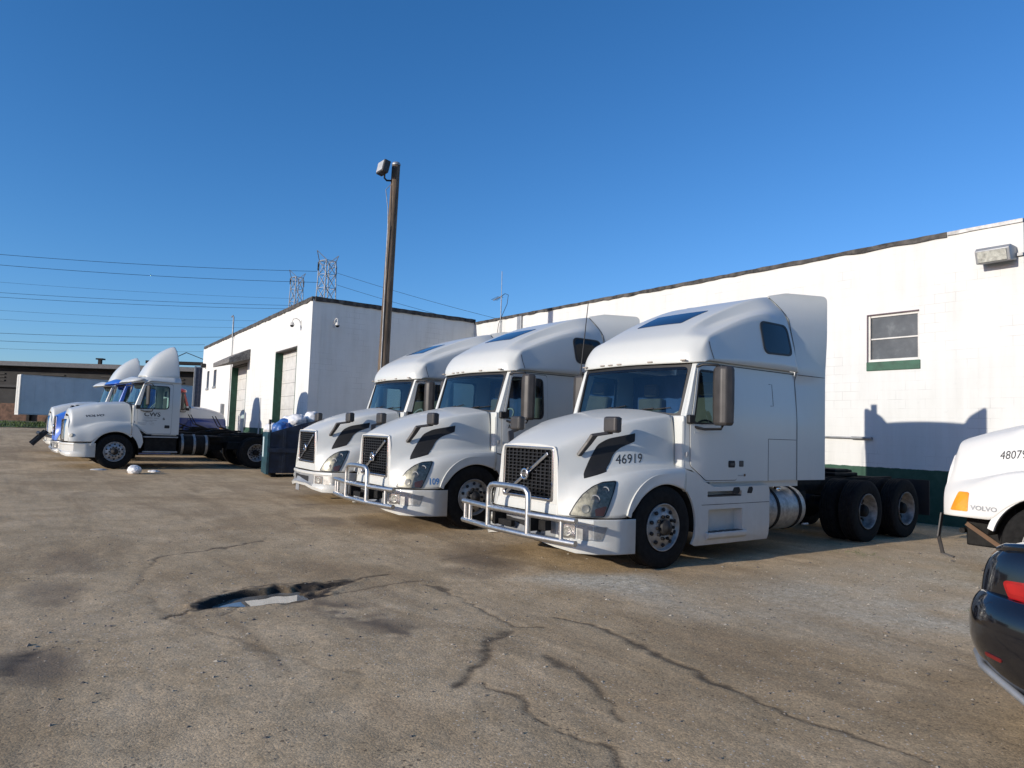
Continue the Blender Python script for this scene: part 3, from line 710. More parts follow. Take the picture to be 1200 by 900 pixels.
def secam(name, loc, nrm, lab, s=1.0):
    root = empty(name, loc); root.scale = (.68,.68,.68); tag(root, lab, 'camera', 'security cameras on the annex walls'); n = V(nrm)
    mb = MB(); mb.tube([V((0,0,-.25))+n*.004, V((0,0,.1))+n*.004], .05, 8); mb.tube([n*.02+V((0,0,-.1)), n*.10+V((0,0,.15)), n*.28+V((0,0,.24)), n*.45+V((0,0,.18)), n*.5+V((0,0,.02))], .022, 8); mb.build('bracket', M['doorwhite'], root)
    mb = MB(); c = n*.5; mb.lathe([(0,.03),(-.02,.09),(-.12,.12),(-.17,.12)], c, (0,0,1), 18); mb.build('housing', M['doorwhite'], root)
    mb = MB(); mb.lathe([(-.17,.11),(-.22,.10),(-.26,.065),(-.28,.0)], c, (0,0,1), 18); mb.build('dome', M['darkglass'], root)
p = FP(1.32, 5.45, 0)+V(ann.location); secam('security_camera', p, (FP(0,0,1)-FP(0,0,0)), 'gooseneck dome camera on the sunlit annex front near its corner')
secam('security_camera', (-24.69, 9.82, 5.4), (1,0,0), 'dome camera on the shaded grey side of the annex')
p = FP(21.4, 5.05, .003)+V(ann.location); fc = empty('wall_lamp', p); tag(fc, 'tiny dark wall lamp at the far end of the annex front', 'lamp')
mb = MB(); mb.box(-.12,.12,-.28,-.02,-.12,.12); bev(mb.build('housing', M['black'], fc), .03)
mb = MB(); mb.box(-.09,.09,-.25,-.05,-.15,-.122); mb.build('lens', M['frost'], fc)

# aerial standing on the roof edge of the long building
an = empty('aerial', (-22.75, YW-.06, 5.3)); tag(an, 'thin mast aerial with small side arms on the long building roof edge', 'aerial')
mb = MB(); mb.tube([(0,0,0),(0,0,1.7)], .02); mb.tube([(0,0,1.7),(-.02,0,2.72)], .012); mb.build('mast', M['galv'], an)
mb = MB(); mb.tube([(-.55,0,1.62),(.05,0,1.72)], .02)
for k in range(5): mb.tube([(-.5+k*.1,-.16,1.63+k*.016),(-.5+k*.1,.16,1.63+k*.016)], .008, 6)
mb.build('crossarm', M['galv'], an)
mb = MB(); mb.tube([(.0,-.01,1.7),(.25,-.01,1.78),(.48,-.01,1.7),(.42,-.01,1.35),(.12,-.01,.95),(-.12,-.01,.6),(-.2,-.01,.2),(-.05,-.01,.0)], .012, 6); mb.build('cable', M['black'], an)

# wooden pole with flood light
px, py = -20.0, 9.66; pole = empty('light_pole', (px, py, gh(px))); tag(pole, 'weathered wooden pole rising behind the parked trucks in front of the grey wall', 'pole')
mb = MB(); mb.tube([(-.02,-.08,0),(0,0,5.9),(.0,.08,9.84),(.0,.085,9.93)], [.19,.155,.13,.10], 16); mb.build('post', M['wood'], pole)
fl2 = empty('floodlight', (0,0,0)); fl2.parent = pole
mb = MB(); mb.tube([(0,-.06,9.35),(-.0,-.22,9.32),(0,-.30,9.38),(0,-.30,9.52)], .03, 8); mb.build('arm', M['frame'], fl2)
Mx = Matrix.Translation((0,-.36,9.7)) @ Matrix.Rotation(R(-12), 4, 'X')
mb = MB(); mb.box(-.24,.24,-.10,.12,-.2,.2, M=Mx); bev(mb.build('housing', M['grey'], fl2), .03)
mb = MB(); mb.box(-.20,.20,-.112,-.10,-.16,.16, M=Mx); mb.build('lens', simple('floodlight_glass', (.45,.45,.43), .15, spec=.9), fl2)
mb = MB(); mb.tube([(.04,-.10,9.2),(.05,-.26,9.0),(.08,-.17,8.4),(.1,-.155,7.7)], .012, 6); mb.tube([(.1,-.155,7.9),(.11,-.17,3.0),(.11,-.19,.4)], .018, 6); mb.build('conduit', M['galv'], pole)
mb = MB(); mb.lathe([(0,.135),(.05,.14),(.09,.11),(.1,0)], (0,.085,9.88), (0,0,1), 14); mb.build('cap', M['galv'], pole)

# ------------------------------------------------------------------ far left: warehouse, trailers, pylons, wires
wh = empty('warehouse', (-93, -4, .9)); tag(wh, 'long dark warehouse with pale roof edge across the far left', 'warehouse')
wh.rotation_euler = (0,0,math.atan2(17.3+.0, -80+92.7))   # runs away to the right
Lw = 60
def wbx(name, mat, x0, x1, y0, y1, z0, z1, bv=0):
    mb = MB(); mb.box(x0,x1,y0,y1,z0,z1); return mb.build(name, mat, wh)
dk = simple('dark_metal_cladding', (.014,.013,.013), .8, var=.4, scale=.8); brk = simple('brown_brick', (.13,.07,.045), .9, var=.3, scale=2)
wbx('wall', dk, -30, Lw, .3, 14, 1.9, 5.75); wbx('base', brk, -30, Lw, .29, 14, -1, 1.9)
wbx('roof', simple('pale_fascia', (.12,.12,.125), .8), -30.5, Lw+.5, -.8, 15, 5.75, 6.2)
wbx('eave_beam', simple('grey_beam', (.03,.03,.03), .8), -30, Lw, -.0, .28, 3.55, 3.8)
mb = MB()
for i in range(14):
    x = -28 + i*6.2
    for z in (4.2, 4.55, 4.9): mb.box(x, x+2.4, .2, .28, z, z+.12)
mb.build('louvre', simple('dull_louvre', (.035,.032,.03), .8), wh)
mb = MB()
for i in range(15): mb.box(-29+i*6.2, -28.7+i*6.2, -.1, .2, -1, 3.5)
mb.build('post', M['frame'], wh)
mb = MB()
for i in range(7): mb.box(-26+i*12.4, -22.6+i*12.4, .24, .285, -.5, 3.3)
mb.build('doorway', M['dark'], wh)
for x in (14.5, 30): 
    mb = MB(); mb.box(x, x+.3, 1, 1.3, 6.2, 6.8); mb.box(x-.2, x+.5, .9, 1.5, 6.8, 6.95); mb.build('roof_vent', M['frame'], wh)
mb = MB(); mb.box(19.5,26,1,2,6.6,6.9); mb.beam((19.5,1.5,6.3),(19.5,1.5,6.9),.15,.15); mb.beam((25.8,1.5,6.3),(25.8,1.5,6.9),.15,.15); mb.beam((21.5,1.5,6.9),(23.5,1.5,7.9),.07,.07); mb.beam((23.5,1.5,7.9),(26,1.5,7),.07,.07); mb.build('roof_rack', M['frame'], wh)

def trailer(loc, rz, L, lab, mat, endmat):
    t = empty('box_trailer', loc, rz); tag(t, lab, 'trailer')
    mb = MB(); mb.box(-1.3, 0, 0.06, L-.06, .75, 3.45); bev(mb.build('body', mat, t), .02)
    mb = MB()
    for i in range(int(L/.6)): mb.box(.001, .014, .3+i*.6, .34+i*.6, .85, 3.35)
    mb.build('rivet_strip', mat, t)
    mb = MB()
    for y in (0, L-.1): mb.box(-1.31, .03, y, y+.1, .65, 3.5)
    mb.box(-1.305,.025,.1,L-.1,3.4,3.48); mb.box(-1.305,.025,.1,L-.1,.68,.78); mb.build('frame_rail', endmat, t)
    mb = MB(); mb.box(-1.27,-.03,-.012,-.002,.8,3.38); mb.box(-.66,-.64,-.03,-.013,.8,3.38); mb.build('rear_door', M['doorwhite'], t)
    for y in (2.2, 3.5):
        mb = MB(); mb.lathe([(0,.3),(0,.48),(-.05,.5),(-.22,.5),(-.25,.3)], (-.02, y, .5-.25), (1,0,0), 20); mb.lathe([(-.03,0),(-.03,.3)], (-.02,y,.25), (1,0,0), 20, 0); mb.build('wheel', M['rubber'], t)
    mb = MB(); mb.box(-.9,-.8,L-3,L-2.9,-.3,.66); mb.box(-.3,-.2,L-3,L-2.9,-.3,.66); mb.build('landing_gear', M['frame'], t)
    return t
trailer((-60.3, 1.25, gh(-60)), R(8), 12, 'pale grey box trailer parked on the grass before the dark warehouse', M['trailer'], M['doorwhite'])
t2 = trailer((-50.6, 10.55, gh(-51)+.95), R(-12), 7, 'dark box trailer end showing between the white cab and the annex', simple('dark_container', (.11,.11,.13), .6, var=.2), M['silver'])
mb = MB(); mb.box(-.5,.02,-.012,0,.7,3.4)
# pylons
def pylon(loc, rz, Ht, lab, s=1.0):
    p = empty('pylon', loc, rz); tag(p, lab, 'pylon', 'transmission pylons behind the annex'); mb = MB(); w0, w1 = 3.6*s, 2.1*s
    def wd(z): return w0 + (w1-w0)*min(1, z/(Ht*.9))
    for sx in (-1,1):
        for sy in (-1,1): mb.beam((sx*wd(0), sy*wd(0), 0), (sx*wd(Ht), sy*wd(Ht), Ht), .22, .22)
    n = 12
    for i in range(n):
        z0 = Ht*i/n; z1 = Ht*(i+1)/n; a, c = wd(z0), wd(z1)
        for (p0, p1) in (((-1,-1),(1,-1)),((1,-1),(1,1)),((1,1),(-1,1)),((-1,1),(-1,-1))):
            mb.beam((p0[0]*a,p0[1]*a,z0),(p1[0]*c,p1[1]*c,z1),.12,.12); mb.beam((p1[0]*a,p1[1]*a,z0),(p0[0]*c,p0[1]*c,z1),.12,.12); mb.beam((p0[0]*c,p0[1]*c,z1),(p1[0]*c,p1[1]*c,z1),.12,.12)
    mb.build('tower', M['galv'], p)
    mb = MB(); a = wd(Ht)
    for sy in (-1, 1):
        tip = (0, sy*(a+2.6*s), Ht+3.0*s)
        for sx in (-1,1): mb.beam((sx*a, sy*a, Ht), tip, .18, .18); mb.beam((sx*a, sy*a, Ht-2.4*s), (0, sy*(a+1.9*s), Ht-1.2*s), .15, .15); mb.beam((sx*a,sy*a,Ht),(0,sy*(a+1.9*s),Ht-1.2*s),.12,.12)
    mb.beam((-a,-a,Ht),(a,a,Ht),.12,.12)
    mb.build('crossarm', M['galv'], p)
    for sy in (-1,1):
        mb = MB(); mb.tube([(0,sy*(a+1.9*s),Ht-1.2*s),(0,sy*(a+1.9*s),Ht-4.2*s)], .16, 6); mb.build('insulator', M['frame'], p)
    return p
pylon((-190.6, 73, 1), R(15), 47, 'larger lattice pylon standing nearest the annex corner', .78)
pylon((-245, 83, 1), R(15), 52.5, 'smaller lattice pylon further left above the annex roofline', .7)
def camray(x, y):
    r = V((x-600, -(y-450), -824.84)).normalized(); return Rm @ r
wires = [ # pixel ends measured on the photo, turned into real spans between far points
 ((-300,268),(372,318),190,'uppermost power cable across the left sky'),((-300,280),(374,331),190,'second power cable from the top in the left sky'),
 ((-300,302),(345,350),240,'faint third power cable down in the left sky'),((-300,318),(345,358),240,'fourth power cable down, just above its close twin'),((-300,324),(345,362),230,'fifth power cable down, lower of a close pair'),
 ((-300,338),(300,376),230,'faint sixth power cable down in the left sky'),((-300,350),(290,384),230,'faint seventh power cable down in the left sky'),((-300,370),(262,395),220,'eighth power cable down, level with the annex end'),((-300,378),(240,404),220,'ninth power cable down, just above the white roof fin'),
 ((-300,388),(238,412),220,'lowest faint power cable above the dark warehouse'),
 ((392,319),(760,412),200,'upper power cable running right from the larger pylon'),((392,333),(740,418),200,'lower power cable running right from the larger pylon')]
for (a, c, D_, lab) in wires:
    ra, rc = camray(*a), camray(*c)
    pa = V((0,0,H)) + ra*(D_*1.15); pc = V((0,0,H)) + rc*D_
    pts = []
    for i in range(25):
        t = i/24; p = pa.lerp(pc, t); p.z -= 4*t*(1-t)*1.6; pts.append(p)
    mb = MB(); mb.tube([p-pa for p in pts], .05 if 'faint' not in lab else .03, 5); ob = mb.build('power_cable', M['frame']); ob.location = pa
    tag(ob, lab, 'power cable', 'power cables in the sky')
M['aludark'] = simple('darker_aluminium', (.24,.235,.22), .55, .5, var=.25, scale=12)  # darker aluminium, default for the rear dual rims
# ================================================================== TRUCKS
def sstep(a, b, x): t = max(0, min(1, (x-a)/(b-a))); return t*t*(3-2*t)

def tyre(mb, c, ax, r=.515, w=.28, mi=0):
    # c = centre of the outer face, ax = outward axis
    s = w
    prof = [(-s+.02,.30),(-s+.005,.33),(-s,.42),(-s+.012,.47),(-s+.03,.495)]
    k = 5; gw = (s-.06)/k
    for i in range(k):
        x0 = -s+.03+i*gw; prof += [(x0+.004, r),(x0+gw-.012, r),(x0+gw-.010, r-.014),(x0+gw-.002, r-.014)]
    prof += [(-.03, r),(-.022,.500),(-.008,.47),(0,.42),(-.004,.335),(-.018,.298),(-.03,.285)]
    mb.lathe(prof, c, ax, 44, mi)
def wheel_front(root, x, y, z=.515, s=1, dark=False, rimmat=None):
    w = empty('wheel', (x, y, z)); w.parent = root
    mb = MB(); tyre(mb, (0,0,0), (s,0,0)); mb.build('tyre', M['rubber'], w)
    mb = MB()
    mb.lathe([(-.12,.275),(-.02,.292),(.0,.298),(.004,.290),(-.012,.276),(-.045,.268),(-.040,.255),(-.01,.20),(.012,.165),(.014,.10),(.0,.09)], (0,0,0), (s,0,0), 48)
    mb.build('rim', rimmat or M['alu'], w)
    mb = MB()
    for k in range(10):
        t = 2*math.pi*(k+.5)/10; c = V((-.005*s, math.cos(t)*.222, math.sin(t)*.222)); d = V((s, math.cos(t)*.35, math.sin(t)*.35)).normalized()
        mb.lathe([(-.02,.0),(-.01,.024),(.007,.025),(.0085,.0)], c, d, 12)
    mb.build('hand_hole', M['dark'], w)
    mb = MB()
    for k in range(10):
        t = 2*math.pi*k/10; c = (.013*s, math.cos(t)*.14, math.sin(t)*.14); mb.lathe([(0,.021),(.03,.021),(.034,.012),(.034,0)], c, (s,0,0), 8)
    mb.build('lug_nut', M['frame'], w)
    mb = MB(); mb.lathe([(-.02,.098),(.05,.095),(.065,.085),(.07,.05),(.085,.045),(.087,0)], (0,0,0), (s,0,0), 24); mb.build('hub', M['dark'] if not dark else M['frame'], w)
    return w
def wheel_dual(root, x, y, z=.515, s=1, rimmat=None):
    w = empty('dual_wheel', (x, y, z)); w.parent = root
    for off in (0, -.34*s):
        mb = MB(); tyre(mb, (off,0,0), (s,0,0)); mb.build('tyre', M['rubber'], w)
    mb = MB(); mb.lathe([(-.02,.275),(.0,.296),(.006,.290),(-.006,.278),(-.03,.272),(-.05,.262),(-.15,.250),(-.155,.12),(-.16,.11),(-.16,0)], (0,0,0), (s,0,0), 40); mb.build('rim', rimmat or M['aludark'], w)
    mb = MB()
    for k in range(10):
        t = 2*math.pi*k/10; mb.lathe([(0,.02),(.028,.02),(.03,0)], (-.155*s, math.cos(t)*.14, math.sin(t)*.14), (s,0,0), 8)
        mb.lathe([(0,.024),(.003,.024),(.003,0)], (-.152*s, math.cos(t+.3)*.20, math.sin(t+.3)*.20), (s,0,0), 10)
    mb.build('lug_nut', M['frame'], w)
    mb = MB(); mb.lathe([(-.16,.10),(-.05,.095),(-.03,.08),(-.025,0)], (0,0,0), (s,0,0), 20); mb.build('hub', M['frame'], w)
    return w

# ---- sleeper tractor hood and fenders (one shell), local frame: front axle centre on the ground, +x driver side, +y rearwards
HOOD = [
 [(0,-1.24,1.50),(.32,-1.24,1.495),(.53,-1.24,1.465),(.585,-1.243,1.40),(.60,-1.25,1.12),(.615,-1.26,.92),(.63,-1.27,.76),(.645,-1.27,.655)],
 [(0,-1.12,1.580),(.34,-1.12,1.575),(.565,-1.12,1.53),(.635,-1.12,1.43),(.665,-1.14,1.13),(.72,-1.17,.925),(.77,-1.20,.77),(.79,-1.21,.655)],
 [(0,-.85,1.715),(.37,-.85,1.705),(.66,-.85,1.66),(.74,-.85,1.53),(.80,-.88,1.185),(.915,-1.00,1.085),(1.03,-1.035,.90),(1.055,-1.05,.655)],
 [(0,-.5,1.85),(.40,-.5,1.84),(.77,-.5,1.775),(.845,-.5,1.62),(.905,-.5,1.255),(1.075,-.66,1.17),(1.155,-.75,1.04),(1.170,-.79,.655)],
 [(0,-.3,1.905),(.42,-.3,1.895),(.835,-.3,1.825),(.90,-.3,1.66),(.945,-.3,1.275),(1.135,-.42,1.212),(1.197,-.50,1.10),(1.208,-.555,.655)],
 [(0,-.1,1.955),(.44,-.1,1.945),(.88,-.1,1.865),(.935,-.1,1.68),(.968,-.1,1.285),(1.168,-.17,1.238),(1.212,-.24,1.17),(1.218,-.43,.92)],
 [(0,.1,1.995),(.47,.1,1.985),(.92,.12,1.905),(.965,.14,1.70),(.985,.14,1.285),(1.185,.10,1.252),(1.220,.07,1.205),(1.224,-.0,1.105)],
 [(0,.27,2.03),(.50,.30,2.02),(.955,.40,1.94),(.985,.43,1.72),(1.00,.43,1.28),(1.192,.42,1.252),(1.222,.42,1.20),(1.224,.40,.965)],
]
ROOF = [
 [(0,.54,2.665),(.42,.55,2.66),(.82,.58,2.655),(1.02,.63,2.655),(1.14,.71,2.665),(1.19,.80,2.68)],
 [(0,.53,2.83),(.42,.54,2.83),(.82,.575,2.83),(1.03,.63,2.83),(1.15,.74,2.82),(1.195,.86,2.70)],
 [(0,.70,3.05),(.42,.71,3.05),(.80,.745,3.05),(1.0,.80,3.055),(1.145,.90,3.02),(1.195,.97,2.70)],
 [(0,1.08,3.29),(.42,1.08,3.285),(.76,1.10,3.27),(.80,1.13,3.19),(1.10,1.10,3.12),(1.19,1.13,2.70)],
 [(0,1.6,3.53),(.42,1.6,3.525),(.78,1.6,3.51),(.845,1.6,3.37),(1.09,1.6,3.335),(1.19,1.6,2.70)],
 [(0,2.2,3.765),(.44,2.2,3.76),(.81,2.2,3.745),(.935,2.2,3.585),(1.088,2.2,3.53),(1.19,2.2,2.70)],
 [(0,2.55,3.85),(.45,2.55,3.845),(.82,2.50,3.835),(1.01,2.55,3.66),(1.11,2.58,3.54),(1.19,2.72,2.70)],
 [(0,2.86,3.90),(.46,2.84,3.895),(.80,2.77,3.885),(1.0,2.84,3.66),(1.09,2.90,3.50),(1.19,3.0,2.70)],
]
def cabx(y, z):
    x = 1.168 - .055*sstep(1.9, 2.75, z)
    if y < .85: x -= .05*((.85-y)/.4)**2
    return x

def grid_obj(name, me, parent, mat, th=.02): 
    # make sure the shell's normals point outward (up on average), then thicken inward
    s = sum((p.normal*p.area for p in me.polygons), V())
    if s.z < 0: me.flip_normals()
    o = link(name, me, parent, mat); thicken(o, th); return o

HOOD2 = [
 [(0,-1.27,1.50),(.36,-1.27,1.495),(.66,-1.245,1.45),(.80,-1.21,1.36),(.90,-1.22,1.16),(.98,-1.21,1.08),(1.05,-1.19,.95),(1.07,-1.18,.79)],
 [(0,-1.17,1.665),(.36,-1.17,1.66),(.68,-1.14,1.60),(.84,-1.10,1.45),(.95,-1.12,1.20),(1.05,-1.10,1.12),(1.15,-1.07,.97),(1.165,-1.06,.79)],
 [(0,-.85,1.79),(.38,-.85,1.78),(.72,-.85,1.71),(.89,-.85,1.53),(.95,-.82,1.27),(1.06,-.82,1.22),(1.16,-.80,1.05),(1.185,-.80,.79)],
 [(0,-.5,1.89),(.39,-.5,1.88),(.76,-.5,1.80),(.92,-.5,1.58),(.985,-.5,1.36),(1.09,-.56,1.33),(1.19,-.64,1.12),(1.21,-.66,.79)],
 [(0,-.3,1.94),(.40,-.3,1.93),(.78,-.3,1.84),(.94,-.3,1.60),(1.00,-.3,1.40),(1.11,-.36,1.37),(1.20,-.52,1.20),(1.22,-.585,.79)],
 [(0,-.1,1.97),(.41,-.1,1.96),(.80,-.1,1.87),(.96,-.1,1.62),(1.015,-.1,1.42),(1.12,-.13,1.40),(1.21,-.26,1.29),(1.222,-.42,1.0)],
 [(0,.1,2.0),(.42,.1,1.985),(.83,.12,1.90),(.975,.14,1.63),(1.02,.14,1.42),(1.13,.12,1.405),(1.215,.06,1.34),(1.225,.0,1.165)],
 [(0,.27,2.02),(.43,.29,2.0),(.87,.38,1.92),(.985,.43,1.64),(1.03,.43,1.41),(1.13,.42,1.39),(1.21,.42,1.33),(1.225,.42,1.01)],
]
for r_, dz_ in zip(range(8), (.11,.11,.10,.09,.08,.06,.05,.04)):
    HOOD2[r_] = [(x, y+(.05 if r_ == 0 and k < 4 else 0), z+dz_*(1 if k < 3 else .5 if k == 3 else 0)) for k, (x, y, z) in enumerate(HOOD2[r_])]
def hood_at(g, hood):
    e = empty('grille_frame', g.location); e.parent = hood; return e
def old_front(root, hood, hb, W):
    g = empty('grille', (0,-1.285,1.15)); g.parent = root
    sheet('surround', roundpoly([(-.60,-.36),(.60,-.36),(.56,.30),(-.56,.30)], .06), lambda u, v: V((u, 0, v)), (0,-1,0), M['chrome'], g, [roundpoly([(-.53,-.30),(.53,-.30),(.50,.25),(-.50,.25)], .05)], None, .06)
    sheet('backing', roundpoly([(-.58,-.35),(.58,-.35),(.54,.29),(-.54,.29)], .06), lambda u, v: V((u, .045, v)), (0,-1,0), M['dark'], g, (), None, .01)
    mb = MB()
    for i in range(14): mb.box(-.53,.53,.005,.03,-.28+i*.038,-.268+i*.038)
    mb.build('slats', M['grille'], g)
    mb = MB(); mb.beam((-.46,-.01,-.25),(.42,-.01,.2),.012,.04); mb.build('diagonal_bar', M['chrome'], g)
    # closing panel round the grille
    sheet('front_panel', roundpoly([(-1.0,.80),(1.0,.80),(.93,1.15),(.82,1.40),(.66,1.54),(-.66,1.54),(-.82,1.40),(-.93,1.15)], .03), lambda u, v: V((u, -1.262+.08*sstep(.6,1.05,abs(u))+.05*sstep(1.2,1.55,v), v)), (0,-1,0), W, hood, (), .1, .03)
    for s in (-1, 1):
        D = V((-.75*s, .66, 0)).normalized(); U = V((.66*s, .75, 0)).normalized(); dm = lambda off: ray_map(hb, (0,0,0), U, (0,0,1), D, off)
        hl = empty('headlight', (0,0,0)); hl.parent = root
        sheet('turn_signal', roundpoly([(.02,.86),(.225,.86),(.225,1.09),(.10,1.09)], .02), ray_map(hb, (0,0,0), (0,1,0), (0,0,1), (-s,0,0), .012) if False else (lambda u, v: ray_map(hb, (0,0,0), (0,1,0), (0,0,1), (-s,0,0), .012)(u-1.09, v)), (s,-.3,0), M['amber'], hl, (), .05, .02, bevel=.004)
        sheet('lens', roundpoly([(-.36,.86),(-.03,.86),(-.06,1.08),(-.34,1.10)], .03), lambda u, v: V((s*(1.02+u), -1.262+.08*sstep(.6,1.05,1.02+u)-.012, v)), (0,-1,0), M['lensback'], hl, (), .06, .02)
        sheet('emblem_lettering', [(0,0),(.001,0),(.001,.001)], lambda u, v: V((s*1.0,0,1.0+v)), (s,0,0), M['ink'], hl) if False else None
def old_side(root, s, W):
    fa = empty('side_step', (0,0,0)); fa.parent = root
    arcp = [(.655*math.cos(t), .515+.655*math.sin(t)) for t in np.linspace(R(48), R(10), 10)]
    sheet('rear_fender', [(.43,1.39)]+arcp+[(.70,.63),(.76,.80),(.72,1.02),(.60,1.25)], lambda u, v: V((s*1.205, u, v)), (s,0,0), W, fa, (), .15, .04, bevel=.006)
    mb = MB(); mb.box(min(s*.55,s*1.14), max(s*.55,s*1.14), .80,1.72,.50,1.03); bev(mb.build('battery_box', M['frame'], fa), .02)
    for z in (.52, .98):
        mb = MB(); mb.box(min(s*1.10,s*1.2), max(s*1.10,s*1.2), .76,1.74,z-.02,z+.02); mb.build('step', M['silver'], fa)
    tk = empty('fuel_tank', (s*.85, 1.80, .74)); tk.parent = root
    mb = MB(); mb.lathe([(0,0),(.0,.28),(.02,.305),(.05,.31),(.85,.31),(.885,.302),(.90,.28),(.905,0)], (0,0,0), (0,1,0), 40); mb.build('body', M['frame'] if s else M['alu'], tk)
    for yy in (.06,.42,.78):
        mb = MB(); mb.lathe([(0,.311),(0,.320),(.07,.320),(.07,.311)], (0,yy,0), (0,1,0), 36, 0, False); mb.build('strap', M['alu'], tk)
def fin(root, W, top=3.92):
    k = (top-2.88)/1.04
    rows = []
    for y, z, w_ in ((.70,2.885,.85),(.80,3.16,.86),(.98,3.46,.88),(1.22,3.71,.90),(1.52,3.91,.92),(1.62,3.93,.92)):
        zz = 2.88+(z-2.88)*k; tw = .45+.2*(1-(z-2.88)/1.04)
        rows.append([(0,y,zz),(tw*.5,y,zz-.01),(tw,y+.02,zz-.04*k-.0),(w_*.86,y+.08,2.88+(zz-2.88)*.62),(w_,y+.12,2.80)])
    me = sym_grid(rows, level=2); grid_obj('roof_fin', me, root, W, .03)
    mb = MB(); mb.box(-.42,.42,1.66,1.70,2.95,2.88+(top-2.88)*.86); mb.beam((-.4,1.66,2.9),(-.4,1.72,3.5),.05,.05); mb.beam((.4,1.66,2.9),(.4,1.72,3.5),.05,.05); mb.build('fin_support', M['frame'], root)
def visor(root, W):
    rows = [[(0,.16,2.66),(.5,.19,2.66),(.95,.30,2.66),(1.1,.44,2.68),(1.12,.6,2.70)],[(0,.20,2.74),(.5,.23,2.74),(.95,.34,2.73),(1.1,.48,2.74),(1.13,.62,2.75)],[(0,.45,2.86),(.5,.47,2.855),(.95,.52,2.82),(1.08,.6,2.79),(1.12,.72,2.77)]]
    grid_obj('sun_visor', sym_grid(rows, level=2), root, W, .02)

